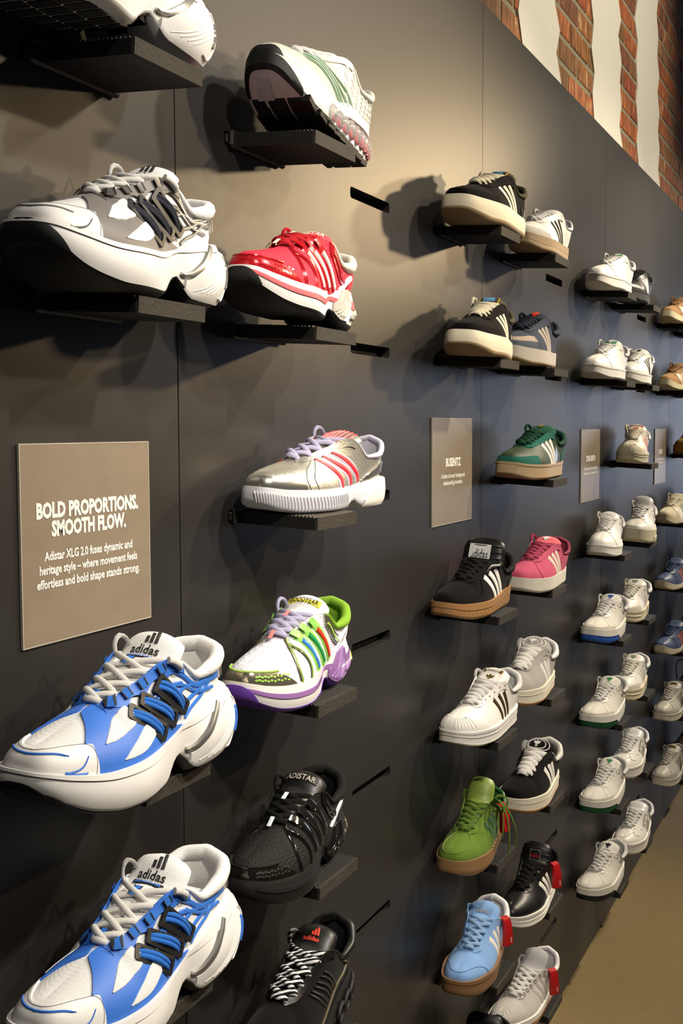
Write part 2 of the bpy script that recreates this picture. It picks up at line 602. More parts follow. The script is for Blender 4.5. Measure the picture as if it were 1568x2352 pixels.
class Surf:
    """parametric surface P(q, v): q runs 0 (toe) - 1 (heel) down the outer side and 1 - 2 back up the inner side"""

    def jac(s, q, v):
        e = 2e-3
        vlo, vhi = np.clip(v - e, 0, 1), np.clip(v + e, 0, 1)
        dq = (s.P(q + e, v) - s.P(q - e, v)) / (2 * e)
        dv = (s.P(q, vhi) - s.P(q, vlo)) / (vhi - vlo)[..., None]
        n = np.cross(dq, dv)
        n /= np.linalg.norm(n, axis=-1)[..., None] + 1e-12
        return dq, dv, n * s.flip

    def off(s, q, v, t):
        q, v = np.broadcast_arrays(np.asarray(q, float), np.asarray(v, float))
        return s.P(q, v) + s.jac(q, np.clip(v, 0.004, 0.996))[2] * np.asarray(t)[..., None]

    def patch(s, q0, q1, vlo, vhi, t=0.0014, n=24, m=8, mb=None, skirt=0.001):
        """slab lying on the surface between the curves vlo(q), vhi(q)"""
        q = np.linspace(q0, q1, n)
        lo, hi = fn(vlo)(q), fn(vhi)(q)
        w = np.linspace(0, 1, m)
        V = lo[:, None] * (1 - w) + hi[:, None] * w
        Q = np.repeat(q[:, None], m, 1)
        G = s.off(Q, V, np.full(V.shape, t))
        return slab(G, s.off(Q, V, np.full(V.shape, -skirt)), mb)

    def strip(s, path, w, t=0.0014, n=20, mb=None, prof=(-0.5, 0.85, 1, 0.85, -0.5), closed=False, taper=None):
        """raised band of metric width w along a (q, v) path"""
        C = smooth_path(path, n) if not closed else np.asarray(path, float)
        n = len(C)
        q, v = C[:, 0], np.clip(C[:, 1], 0.0, 1)
        dq, dv, nn = s.jac(q, np.clip(v, 0.01, 0.99))
        P = s.P(q, v)
        T = (np.roll(P, -1, 0) - np.roll(P, 1, 0)) if closed else np.gradient(P, axis=0)
        T /= np.linalg.norm(T, axis=1)[:, None] + 1e-12
        S = np.cross(nn, T)
        ww = np.broadcast_to(np.asarray(w, float), (n,)) if taper is None else w * fn(taper)(np.linspace(0, 1, n))
        k = len(prof)
        G = np.zeros((n, k, 3))
        a, b, c = (dq * dq).sum(1), (dq * dv).sum(1), (dv * dv).sum(1)
        det = a * c - b * b + 1e-14
        for j in range(k):
            o = S * (ww * 0.5 * (j / (k - 1) * 2 - 1) * (1.0))[:, None]
            r1, r2 = (dq * o).sum(1), (dv * o).sum(1)
            uq, uv = (c * r1 - b * r2) / det, (a * r2 - b * r1) / det
            G[:, j] = s.off(q + uq, np.clip(v + uv, 0, 1), np.full(n, t * prof[j]))
        mb = mb or MB()
        F = []
        for i in range(n if closed else n - 1):
            i2 = (i + 1) % n
            for j in range(k - 1):
                F.append((i * k + j, i * k + j + 1, i2 * k + j + 1, i2 * k + j))
        if not closed:
            F.append(tuple(range(k)))
            F.append(tuple((n - 1) * k + j for j in range(k))[::-1])
        mb.add(G.reshape(-1, 3), [f[::-1] for f in F] if s.flip < 0 else F)
        return mb

    def chart(s, q0, v0, ang=0.0):
        """maps 2D metric coordinates round a point to points on the surface"""
        q0, v0 = np.array([q0], float), np.array([v0], float)
        dq, dv, nn = [x[0] for x in s.jac(q0, v0)]
        e1 = dq / np.linalg.norm(dq)
        e2 = np.cross(nn, e1)
        c, sn = math.cos(ang), math.sin(ang)
        a1, a2 = c * e1 + sn * e2, -sn * e1 + c * e2
        J = np.stack([dq, dv], 1)
        Ji = np.linalg.pinv(J)

        def f(uv, t):
            uv = np.asarray(uv, float)
            d = uv[:, :1] * a1 + uv[:, 1:2] * a2
            w = d @ Ji.T
            return s.off(q0[0] + w[:, 0], np.clip(v0[0] + w[:, 1], 0.0, 1.0), np.full(len(uv), t))
        return f


def slab(G, H, mb=None):
    """closed slab between outer grid G and inner grid H (n, m, 3)"""
    n, m = G.shape[:2]
    mb = mb or MB()
    F = []
    for i in range(n - 1):
        for j in range(m - 1):
            a = i * m + j
            F.append((a, a + m, a + m + 1, a + 1))
    border = [i * m for i in range(n)] + [(n - 1) * m + j for j in range(1, m)] + [i * m + m - 1 for i in range(n - 2, -1, -1)] + [j for j in range(m - 2, 0, -1)]
    k = len(border)
    base = n * m
    V = np.concatenate([G.reshape(-1, 3), H.reshape(-1, 3)[border]])
    for i in range(k):
        a, b = border[i], border[(i + 1) % k]
        F.append((a, base + i, base + (i + 1) % k, b))
    # orientation: G normals must point away from H
    c = G[n // 2, m // 2] - H[n // 2, m // 2]
    nrm = np.cross(G[min(n // 2 + 1, n - 1), m // 2] - G[n // 2 - 1, m // 2], G[n // 2, min(m // 2 + 1, m - 1)] - G[n // 2, max(m // 2 - 1, 0)])
    if np.dot(c, nrm) < 0:
        F = [f[::-1] for f in F]
    mb.add(V, F)
    return mb


DEF_TOP = [(0, .080, 0, .059), (.16, .12, 0, .063), (.33, .255, 0.000, .073), (.37, .29, .012, .076), (.48, .43, .020, .089), (.575, .60, .029, .104),
           (.615, .655, .034, .099), (.70, .76, .036, .076), (.80, .87, .0355, .078), (.90, .95, .026, .094), (1, .985, 0, .103)]


class Upper(Surf):
    flip = 1

    def __init__(s, L=.295, wl=((0, .037), (.15, .0435), (.32, .0475), (.55, .0405), (.75, .036), (1, .036)),
                 wm=((0, .037), (.15, .042), (.32, .0445), (.55, .035), (.75, .034), (1, .036)), zs=((0, .030), (.12, .026), (.4, .025), (.7, .026), (1, .029)),
                 top=DEF_TOP, e=.58, dz=0.0, hz=1.0, bul=.004, ws=1.0):
        s.L, s.e = L, e
        s.wl, s.wm = pch([(a, b * ws) for a, b in wl]), pch([(a, b * ws) for a, b in wm])
        s.zs = pch(zs)
        zt = [(a, b, c, .03 + (d - .03) * hz + dz) for a, b, c, d in top]
        s.tx, s.ty, s.tz = [pch([(r[0], r[k]) for r in zt]) for k in (1, 2, 3)]
        sth, sco = top[2][0], top[6][0]
        s.sth, s.sco = sth, sco
        s.a = pch([(0, .70), (.25, .60), (sth, .46), (sth + .1, .30), (sco - .03, .14), (sco + .05, .02), (1, 0)])
        s.c = pch([(0, .0), (.3, .0), (sth, .06), (sth + .1, .14), (sco, .26), (sco + .08, .36), (1, .38)])
        s.k1 = pch([(0, .52), (.25, .44), (.42, .32), (.6, .30), (.8, .38), (1, .42)])
        s.b1 = pch([(0, bul * .6), (.3, bul), (.55, bul * .3), (.85, bul), (1, bul * 1.6)])
        s.swing = .007

    def split(s, q):
        q = np.mod(np.asarray(q, float), 2.0)
        lat = q <= 1
        return np.where(lat, q, 2 - q), np.where(lat, -1.0, 1.0)

    def cy(s, xf):
        return s.swing * np.clip(1 - xf / .6, 0, 1) ** 2

    def base(s, q, off=0.0):
        t, sg = s.split(q)
        xf = (1 - np.cos(np.pi * t)) / 2
        sn = np.maximum(np.sin(np.pi * t), 1e-6)
        w = np.where(sg < 0, s.wl(xf), s.wm(xf))
        y = sg * w * sn ** s.e
        e = 1e-3
        t2 = np.clip(t + e, 0, 1)
        t1 = np.clip(t - e, 0, 1)

        def xy(tt):
            xx = (1 - np.cos(np.pi * tt)) / 2
            ww = np.where(sg < 0, s.wl(xx), s.wm(xx))
            return xx * s.L, sg * ww * np.maximum(np.sin(np.pi * tt), 1e-6) ** s.e
        xa, ya = xy(t1)
        xb, yb = xy(t2)
        nx, ny = (yb - ya), -(xb - xa)
        ln = np.sqrt(nx * nx + ny * ny) + 1e-12
        nx, ny = nx / ln, ny / ln
        fl = np.where(ny * sg < 0, -1.0, 1.0)
        nx, ny = nx * fl, ny * fl
        nx = np.where(t < 1e-3, -1, np.where(t > 1 - 1e-3, 1, nx))
        ny = np.where((t < 1e-3) | (t > 1 - 1e-3), 0, ny)
        X = xf * s.L + nx * off
        Y = y + s.cy(xf) + ny * off
        return np.stack([X, Y, s.zs(xf)], -1), np.stack([nx, ny, 0 * nx], -1), xf

    def top(s, q):
        t, sg = s.split(q)
        xf = s.tx(t)
        return np.stack([xf * s.L, sg * s.ty(t) + s.cy(xf), s.tz(t)], -1)

    def P(s, q, v):
        q, v = np.broadcast_arrays(np.asarray(q, float), np.asarray(v, float))
        t, sg = s.split(q)
        B, nr, xf = s.base(q)
        T = s.top(q)
        h = (T[..., 2] - B[..., 2])[..., None]
        z = np.zeros_like(B)
        z[..., 2] = 1
        d = B - T
        d[..., 2] = 0
        C1 = B + z * h * s.k1(t)[..., None] + nr * s.b1(t)[..., None]
        C2 = T + d * s.a(t)[..., None] - z * h * s.c(t)[..., None]
        v = v[..., None]
        w = 1 - v
        return B * w ** 3 + 3 * C1 * v * w * w + 3 * C2 * v * v * w + T * v ** 3


class Sole(Surf):
    flip = 1

    def __init__(s, up, z0=((0, .012), (.08, .005), (.2, 0), (.93, 0), (1, .003)), lap=.004, off=.004, bulge=0.0, under=.004):
        s.up, s.z0 = up, pch(z0)
        s.lap, s.offf, s.bul, s.under = fn(lap), fn(off), fn(bulge), under

    def P(s, q, v):
        q, v = np.broadcast_arrays(np.asarray(q, float), np.asarray(v, float))
        t, sg = s.up.split(q)
        xf = (1 - np.cos(np.pi * t)) / 2
        o = s.offf(xf) + s.bul(xf) * np.sin(np.pi * np.clip(v, 0, 1)) - s.under * np.clip(1 - v / .16, 0, 1) ** 2
        B, nr, xf = s.up.base(q, 0.0)
        P = B + nr * o[..., None]
        z0, z1 = s.z0(xf), s.up.zs(xf) + s.lap(xf)
        P[..., 2] = z0 + (z1 - z0) * v
        return P

    def ring(s, name, mat, vlo, vhi, root, nq=96, nv=6, t=0.0, caps=True, smooth=50):
        q = np.arange(nq) * 2.0 / nq
        tt, _ = s.up.split(q)
        lo, hi = fn(vlo)(tt), fn(vhi)(tt)
        w = np.linspace(0, 1, nv)
        V = lo[:, None] * (1 - w) + hi[:, None] * w
        Q = np.repeat(q[:, None], nv, 1)
        G = s.off(Q, V, np.full(V.shape, t)) if t else s.P(Q, V)
        F = []
        for i in range(nq):
            i2 = (i + 1) % nq
            for j in range(nv - 1):
                F.append((i * nv + j, i2 * nv + j, i2 * nv + j + 1, i * nv + j + 1))
        if caps:
            h = nq // 2
            for j, fl in ((0, True), (nv - 1, False)):
                for i in range(h):       # strips across from outer to inner side
                    a, b = i, (nq - i) % nq
                    c, d = i + 1, (nq - i - 1)
                    f = [a * nv + j, c * nv + j, d * nv + j, b * nv + j]
                    f = list(dict.fromkeys(f))
                    if len(f) > 2:
                        F.append(tuple(f) if not fl else tuple(f[::-1]))
        o = MB()
        o.add(G.reshape(-1, 3), F)
        return o.build(name, mat, root, smooth)


class Tongue:
    def __init__(s, path, hw, th=.006, drop=.010, cy=0.003):
        s.path = smooth_path(path, 60)
        s.t = np.linspace(0, 1, 60)
        s.hw, s.th, s.drop, s.cy = fn(hw), th, fn(drop), cy

    def P(s, a, b, t=0.0):
        a, b = np.broadcast_arrays(np.asarray(a, float), np.asarray(b, float))
        x, z = np.interp(b, s.t, s.path[:, 0]), np.interp(b, s.t, s.path[:, 1])
        e = .03
        dx = np.interp(np.clip(b + e, 0, 1), s.t, s.path[:, 0]) - np.interp(np.clip(b - e, 0, 1), s.t, s.path[:, 0])
        dz = np.interp(np.clip(b + e, 0, 1), s.t, s.path[:, 1]) - np.interp(np.clip(b - e, 0, 1), s.t, s.path[:, 1])
        ln = np.sqrt(dx * dx + dz * dz)
        nx, nz = -dz / ln, dx / ln
        k = t - s.drop(b) * a * a
        return np.stack([x + nx * k, a * s.hw(b) + s.cy, z + nz * k], -1)

    def build(s, mat, root, name='tongue', n=26, m=13):
        a = np.linspace(-1, 1, m)
        b = np.linspace(0, 1, n)
        A, B = np.meshgrid(a, b)
        edge = s.th * .5 * np.sqrt(np.clip(1 - np.maximum(np.abs(A) ** 6, np.clip((B - .93) / .07, 0, 1) ** 2), .02, 1))
        G, H = s.P(A, B, edge), s.P(A, B, -edge)
        V = np.concatenate([G.reshape(-1, 3), H.reshape(-1, 3)])
        F = []
        k = n * m
        for i in range(n - 1):
            for j in range(m - 1):
                p = i * m + j
                F.append((p, p + 1, p + m + 1, p + m))
                F.append((k + p, k + p + m, k + p + m + 1, k + p + 1))
        for i in range(n - 1):
            for j, fl in ((0, 0), (m - 1, 1)):
                p = i * m + j
                f = (p, p + m, k + p + m, k + p)
                F.append(f if fl == 0 else f[::-1])
        for j in range(m - 1):
            p = (n - 1) * m + j
            F.append((p, p + 1, k + p + 1, k + p))
        return mesh(name, V, F, mat, root, 60)

    def chart(s, b0, a0=0.0):
        """2D metric coordinates on the tongue face, reading from the wall side to the room side"""
        L = np.linalg.norm(np.diff(s.path, axis=0), axis=1).sum()

        def f(uv, t):
            uv = np.asarray(uv, float)
            b = np.clip(b0 + uv[:, 1] / L, 0, 1)
            return s.P(a0 - uv[:, 0] / s.hw(b), b, s.th * .5 + t)
        return f


def on(chart, V2, F2, t, mb=None, scale=1.0, at=(0, 0), rot=0.0, scx=1.0, depth=0.0):
    """put a flat 2D shape on a chart"""
    V2 = np.asarray(V2, float) * scale * np.array([scx, 1])
    c, s_ = math.cos(rot), math.sin(rot)
    V2 = V2 @ np.array([[c, s_], [-s_, c]]) + np.array(at)
    mb = mb or MB()
    mb.add(chart(V2, t), F2)
    return mb


def ngon(P, res=1):
    """2D polygon as fan round its centroid (for convex-ish shapes)"""
    P = np.asarray(P, float)
    n = len(P)
    c = P.mean(0)
    V = [c]
    for k in range(1, res + 1):
        V += list(c + (P - c) * k / res)
    F = [(0, 1 + i, 1 + (i + 1) % n) for i in range(n)]
    for k in range(1, res):
        a, b = 1 + (k - 1) * n, 1 + k * n
        F += [(a + i, b + i, b + (i + 1) % n, a + (i + 1) % n) for i in range(n)]
    return np.array(V), F


def ell(a, b, n=20, e=2.0):
    t = np.arange(n) * 2 * np.pi / n
    c, s_ = np.cos(t), np.sin(t)
    return np.c_[a * np.sign(c) * np.abs(c) ** (2 / e), b * np.sign(s_) * np.abs(s_) ** (2 / e)]


def rrect(w, h, r, n=3):
    P = []
    for sx_, sz, a0 in ((1, -1, -90), (1, 1, 0), (-1, 1, 90), (-1, -1, 180)):
        for k in range(n + 1):
            a = R(a0 + 90 * k / n)
            P.append((sx_ * (w / 2 - r) + r * math.cos(a), sz * (h / 2 - r) + r * math.sin(a)))
    return np.array(P)


def trefoil(chart, size, t, mb=None, at=(0, 0)):
    mb = mb or MB()
    for ang in (0, 42, -42):
        L = [(0, -.12), (.10, .05), (.15, .26), (.10, .45), (0, .62), (-.10, .45), (-.15, .26), (-.10, .05)]
        c, s_ = math.cos(R(ang)), math.sin(R(ang))
        P = np.array([(x * c - y * s_, x * s_ + y * c) for x, y in L])
        mb = on(chart, *ngon(P * [1.15, 1]), t, mb, size, at)
    for k in range(3):
        w = .42 - .07 * k
        z = -.16 - .10 * k
        mb = on(chart, *ngon([(-w / 2, z), (w / 2, z), (w / 2 - .02, z + .06), (-w / 2 + .02, z + .06)]), t, mb, size, at)
    return mb


def bars3(chart, size, t, mb=None, at=(0, 0)):
    mb = mb or MB()
    for k, (x, h) in enumerate(((-.52, .45), (-.14, .78), (.24, 1.1))):
        sl = .30
        top = x - sl * h
        P = [(x, 0), (x + .28, 0), (top + .28 + .06, h), (top + .06, h)]
        mb = on(chart, *ngon(P), t, mb, size, at)
    return mb


def lettering(chart, txt, width, t, mb=None, at=(0, 0), bold=.02, height=None):
    V2, F2 = text2d(txt, bold)
    w = V2[:, 0].max() - V2[:, 0].min()
    sxx = width / w
    hh = height if height else sxx
    V2 = (V2 - [(V2[:, 0].max() + V2[:, 0].min()) / 2, V2[:, 1].min()]) * [sxx, hh]
    return on(chart, V2, F2, t, mb, 1.0, at)


# common materials
def fab(name, c, kind='leather', **k):
    pr = dict(leather=dict(rough=.42, bump=('noise', 500, .12)), suede=dict(rough=.95, sheen=.04, bump=('noise', 900, .5), spec=.2, vary=.10),
              mesh=dict(rough=.85, bump=('mesh', 650, .45), spec=.25), bigmesh=dict(rough=.75, bump=('mesh', 260, .9), spec=.3), knit=dict(rough=.9, bump=('rib', 260, .5), spec=.2),
              rubber=dict(rough=.62, bump=('noise', 700, .12)), gloss=dict(rough=.16, coat=.6), patent=dict(rough=.10, coat=1.0, bump=('noise', 60, .25)),
              metal=dict(rough=.28, metal=.85, bump=('noise', 90, .12)), lace=dict(rough=.9, bump=('rib', 520, .6), spec=.2), foam=dict(rough=.55, bump=('noise', 800, .08)))[kind]
    pr = dict(pr)
    pr.update(k)
    return M(name, c, **pr)


WHITE = (.80, .78, .74)
OFFW = (.72, .68, .58)
CREAM = (.72, .65, .48)
BLACK = (.006, .006, .0065)
GUM = (.36, .19, .075)
dark_in = fab('black lining', (.010, .010, .012), 'mesh')
white_lace = fab('white lace', (.78, .77, .76), 'lace')
label_mat = M('white price sticker', (.78, .79, .80), .5)
ink_mat = M('black ink', (.02, .02, .02), .6)


# where each shoe stands on its shelf: (column, row): (shift along the wall, distance from it, turn, toe lift)
FIT = {
    (1, 0): (-0.0632, -0.0701, -0.9, 3),
    (1, 1): (-0.0121, -0.0660, 4.9, 0),
    (1, 3): (-0.0558, -0.0906, 1.9, 0),
    (1, 4): (-0.0460, -0.0880, 1.0, 0),
    (2, 0): (0.0240, -0.0749, 1.6, 6),
    (2, 1): (-0.0404, -0.0770, 3.0, 4),
    (2, 2): (0.0564, -0.0658, -6.1, 0),
    (2, 3): (-0.0360, -0.0660, 2.8, 0),
    (2, 4): (-0.0460, -0.0660, 4.4, 0),
    (2, 5): (-0.0189, -0.0660, 3.9, 0),
    (4, 0): (-0.0028, -0.0753, -2.6, 0),
    (4, 1): (-0.0200, -0.0720, 6.0, 0),
    (4, 3): (-0.0372, -0.0630, -3.1, 0),
    (4, 4): (-0.0169, -0.0732, -4.1, 0),
    (4, 5): (-0.0423, -0.0630, 2.8, 0),
    (4, 6): (-0.0133, -0.0630, 4.0, 0),
    (4, 7): (-0.0379, -0.0699, -1.1, 0),
    (5, 0): (-0.0037, -0.0751, -2.2, 0),
    (5, 1): (-0.0700, -0.0630, -1.0, 0),
    (5, 2): (-0.0474, -0.0685, -4.8, 0),
    (5, 3): (-0.0321, -0.0815, -3.1, 0),
    (5, 4): (-0.0610, -0.0632, -1.2, 0),
    (5, 5): (-0.0356, -0.0687, -1.4, 0),
    (5, 6): (-0.0667, -0.0748, -1.1, 0),
    (5, 7): (-0.0700, -0.0660, -6.6, 0),
    (7, 0): (-0.0390, -0.0687, -3.5, 0),
    (7, 1): (-0.0693, -0.0630, -1.8, 0),
    (7, 3): (-0.0450, -0.0660, 6.0, 0),
    (7, 4): (-0.0433, -0.0650, -2.4, 0),
    (7, 5): (-0.0447, -0.0643, -3.2, 0),
    (7, 6): (-0.0338, -0.0649, -3.5, 0),
    (7, 7): (-0.0578, -0.0673, -5.1, 0),
    (8, 0): (-0.0666, -0.0630, 1.0, 0),
    (8, 1): (-0.0317, -0.0639, 0.7, 0),
    (8, 2): (-0.0493, -0.0644, 5.2, 0),
    (8, 3): (-0.0035, -0.0782, 4.1, 0),
    (8, 4): (-0.0500, -0.0632, -1.2, 0),
    (8, 5): (-0.0565, -0.0630, -0.7, 0),
    (8, 6): (-0.0553, -0.0630, -1.1, 0),
    (8, 7): (-0.0362, -0.0765, -2.2, 0),
    (10, 0): (-0.0465, -0.0647, -3.9, 0),
    (10, 1): (-0.0612, -0.0630, -4.7, 0),
    (10, 3): (-0.0536, -0.0631, -4.3, 0),
    (10, 4): (-0.0562, -0.0630, -5.4, 0),
    (10, 5): (-0.0466, -0.0630, -5.6, 0),
    (10, 6): (-0.0680, -0.0640, -3.3, 0),
    (10, 7): (-0.0720, -0.0640, -3.8, 0),
    (11, 2): (-0.0700, -0.0637, -5.2, 0),
}


class Shoe:
    def __init__(s, name, label, up, z0, group=None, **sole):
        s.up = up
        s.sole = Sole(up, z0, **sole)
        s.root = empty(name)
        tag(s.root, label, 'shoe', group)
        s.o0 = None

    def body(s, mat, n=96, m=18):
        """the continuous upper"""
        q = np.arange(n + 1) * 2.0 / n
        v = np.linspace(0, 1, m)
        Q, V = np.meshgrid(q, v, indexing='ij')
        G = s.up.P(Q, V)
        F = []
        for i in range(n):
            for j in range(m - 1):
                a = i * m + j
                F.append((a, a + m, a + m + 1, a + 1))
        return MB().add(G.reshape(-1, 3), F).build('upper', mat, s.root, 75)

    def inside(s, lining, insole, collar=None, rc=.006, depth=.012, qa=None):
        u = s.up
        qa = qa if qa is not None else u.sth + .02
        q = np.linspace(qa, 2 - qa, 60)
        T = u.top(q)
        B, nr, xf = u.base(q, -.010)
        B[..., 2] += depth
        w = np.linspace(0, 1, 6)
        inw = T.copy()
        G = T[:, None] * (1 - w[None, :, None]) + B[:, None] * w[None, :, None]
        G[:, 1:-1] += (-nr * .003)[:, None]
        F = []
        m = 6
        for i in range(59):
            for j in range(m - 1):
                a = i * m + j
                F.append((a, a + m, a + m + 1, a + 1))
        MB().add(G.reshape(-1, 3), F).build('lining', lining, s.root, 75)
        k = len(q)
        h = k // 2
        V = B + [0, 0, .001]
        F = [(i, i + 1, k - 2 - i, k - 1 - i) for i in range(h - 1)]
        MB().add(V, F).build('insole', insole, s.root, 75)
        if collar is not None:
            q = np.linspace(u.sco - .012, 2 - u.sco + .012, 54)
            P = u.top(q)
            P = P + np.c_[np.zeros(54), -np.sign(P[:, 1] - .003) * .0005, np.zeros(54)]
            r = rc * np.clip(np.minimum(np.arange(54), np.arange(54)[::-1]) / 14. + .12, 0, 1)
            MB().tube(P, r, 10).build('collar', collar, s.root, 75)

    def tongue(s, mat, ext=.014, hw=.030, back=.040, th=.007, drop=.009, flare=1.0, lift=.003, name='tongue', start=None):
        u = s.up
        qs = np.linspace(u.sth - .06 if start is None else start, u.sco - .02, 7)
        T = u.top(qs)
        x, z = T[:, 0], T[:, 2] - th * .5 - .001 + lift * np.linspace(0, 1, 7) ** 2
        x1, z1 = x[-1], z[-1] + th * .35
        path = [(a, b) for a, b in zip(x, z)] + [(x1 + back * .5, z1 + ext * .62), (x1 + back, z1 + ext)]
        path = np.array(path)
        path[0, 1] -= .006
        path[1, 1] -= .002
        tg = Tongue(path, [(0, hw * .55), (.35, hw * .74), (.62, hw * .92), (.85, hw * flare), (.95, hw * flare * .93), (1, hw * flare * .70)], th, drop)
        tg.build(mat, s.root, name)
        s.tg = tg
        return tg

    def eyestay(s, mat, vlo=.74, t=.0016, q0=None, q1=None, name='lace_panel', vhi=1.0, n=22):
        u = s.up
        q0 = u.sth - .005 if q0 is None else q0
        q1 = u.sco - .01 if q1 is None else q1
        o = s.up.patch(q0, q1, vlo, vhi, t, n, 6).build(name, mat, s.root)
        f = fn(vlo)
        s.up.patch(2 - q1, 2 - q0, lambda q: f(2 - q), vhi, t, n, 6).build(name, mat, s.root)
        return o

    def laces(s, mat, n=7, w=.0040, flat=.42, v=.90, q0=None, q1=None, rise=.0065, cross=1.0, ext=True, holes=None, bar=True, bars=False):
        u = s.up
        q0 = u.sth + .022 if q0 is None else q0
        q1 = u.sco - .030 if q1 is None else q1
        qs = np.linspace(q0, q1, n)
        mb = MB()

        def strand(qa, qb, va, vb, up_, k=9):
            A, B = u.P(np.array([qa]), np.array([va]))[0], u.P(np.array([qb]), np.array([vb]))[0]
            na, nb = u.jac(np.array([qa]), np.array([va]))[2][0], u.jac(np.array([qb]), np.array([vb]))[2][0]
            t = np.linspace(0, 1, k)[:, None]
            upv = na + nb
            upv /= np.linalg.norm(upv)
            P = A * (1 - t) + B * t + upv * (.0022 + (rise + up_) * np.sin(np.pi * t) ** .7)
            P[0] -= na * .002
            P[-1] -= nb * .002
            nn = na * (1 - t) + nb * t
            mb.tube(P, w, 8, flat, nn)
        if bar:
            strand(qs[0], 2 - qs[0], v, v, .0)
        if bars:
            for i in range(n - 1):
                a, b = qs[i], qs[i + 1]
                strand(2 - a, a + (b - a) * .55, v, v - .03, .0)
                strand(a + (b - a) * .55, 2 - b, v, v, .0022)
        for i in range(0 if bars else n - 1):
            a, b = qs[i], qs[i + 1]
            a2 = a + (b - a) * (1 - cross)
            strand(2 - a2, b, v, v, .0006)
            strand(a2, 2 - b, v, v, .0030)
        if ext:   # lace end tucked over the top eyelet on the wall side
            A = u.P(np.array([2 - qs[-1]]), np.array([v]))[0]
            P = [A + [0, .000, .000], A + [.004, .004, .010], A + [.009, .003, .018], A + [.016, -.001, .016], A + [.022, -.004, .006]]
            mb.tube(smooth_path(P, 12), w * .8, 8, .5, [1, 0, 0])
        mb.build('laces', mat, s.root, 60)
        if holes is not None:
            hb = MB()
            for q in qs:
                for qq in (q, 2 - q):
                    ch = u.chart(qq, v - .035)
                    on(ch, *ngon(ell(.0024, .0024, 10)), .0022, hb)
            tag(hb.build('eyelets', holes, s.root, 0), kind='stuff')
        return qs

    def stripes(s, mat, tops=(.475, .515, .555), bots=(.535, .575, .615), vt=.74, vb=.04, w=.0105, t=.0014, both=True, name='stripe', bend=.0, taper=None):
        for a, b in zip(tops, bots):
            path = [(b, vb), ((a * .45 + b * .55) + bend, (vb + vt) / 2), (a, vt)]
            s.up.strip(path, w * (1.16 if name == 'stripe' else 1), t, 16, taper=taper).build(name, mat, s.root)
        if both:
            for a, b in zip(tops, bots):
                path = [(2 - b, vb), (2 - (a * .45 + b * .55) - bend, (vb + vt) / 2), (2 - a, vt)]
                s.up.strip(path, w, t, 8).build(name, mat, s.root)

    def toe(s, mat, qe=.30, v0=.62, v1=.30, t=.0016, name='toe_cap', vlo=0.0, power=2.0):
        f = lambda q: v1 + (v0 - v1) * np.clip(1 - (np.abs(q) / qe) ** power, 0, 1)
        return s.up.patch(-qe, qe, vlo, f, t, 40, 8).build(name, mat, s.root)

    def guard(s, mat, q0, q1, vlo, vhi, t=.0014, name='overlay', both=True, n=24, m=6):
        o = s.up.patch(q0, q1, vlo, vhi, t, n, m).build(name, mat, s.root)
        if both:
            lo, hi = fn(vlo), fn(vhi)
            s.up.patch(2 - q1, 2 - q0, lambda q: lo(2 - q), lambda q: hi(2 - q), t, n, m).build(name, mat, s.root)
        return o

    def heel(s, mat, qa=.90, vlo=.55, vhi=.97, t=.0016, name='heel_tab'):
        return s.up.patch(qa, 2 - qa, vlo, vhi, t, 24, 6).build(name, mat, s.root)

    def sticker(s, q=.80, side=.0):
        """price label lying on the insole near the heel"""
        u = s.up
        x = .80 * u.L
        z = float(u.zs(.8)) + .0165
        sl = .25
        V = [(x - .022, -.018, z), (x + .022, -.018, z + .044 * sl), (x + .022, .016, z + .044 * sl), (x - .022, .016, z)]
        o = MB().add(V, [(0, 1, 2, 3)]).build('price_label', label_mat, s.root, 0)
        mb = MB()
        for k in range(9):
            xx = x - .004 + k * .0022
            zz = z + (xx - x + .022) * sl + .0004
            w = .0006 if k % 3 else .001
            mb.add([(xx, -.012, zz), (xx + w, -.012, zz + w * sl), (xx + w, .004, zz + w * sl), (xx, .004, zz)], [(0, 1, 2, 3)])
        mb.build('barcode', ink_mat, s.root, 0)

    OWNER = dict(label_lettering='tongue', tongue_label='tongue', logo='tongue', logo_bars='tongue', logo_lettering='tongue', tongue_patch='tongue', patch_lettering='tongue', tongue_ribs='tongue',
                 label_band='tongue', logo_ring='tongue', label_badge='tongue', yellow_edging='tongue', stripe_cord='stripe_cage', stripe_insert='stripe_band', barcode='price_label', shell_ribs='shell_toe',
                 heel_rib='heel_counter', counter_rib='heel_counter', overlay_line='forefoot_overlay', heel_lens='heel_clip', heel_badge='heel_pod', heel_pod_ridge='heel_pod', heel_frame='heel_pod',
                 arch_rib='arch_clip', loop_edging='lace_loop', sole_vent='midsole', sole_bead='midsole', sole_window='midsole', toe_perforation='toe_guard', toe_stitching='toe_cap', toe_lines='toe_cap',
                 welt_notches='midsole', sole_dimples='outsole', sole_fins='midsole', sole_stitching='midsole', sole_line='midsole', sole_lines='midsole', price_sticker='price_label')

    def adopt(s):
        """hang sub-parts under the part they belong to"""
        last = {}
        kids = sorted(s.root.children, key=lambda o: o['_n'])
        for c in kids:
            last.setdefault(c.name.split('.')[0], []).append(c)
        for c in kids:
            nm = c.name.split('.')[0]
            own = [o for o in last.get(s.OWNER.get(nm), []) if True]
            prev = [o for o in own if o['_n'] < c['_n']] or own
            if prev:
                c.parent = prev[-1] if nm != 'sole_vent' else prev[0]
            else:
                c.location.x = -s.up.L * .5
        for c in kids:
            del c['_n']

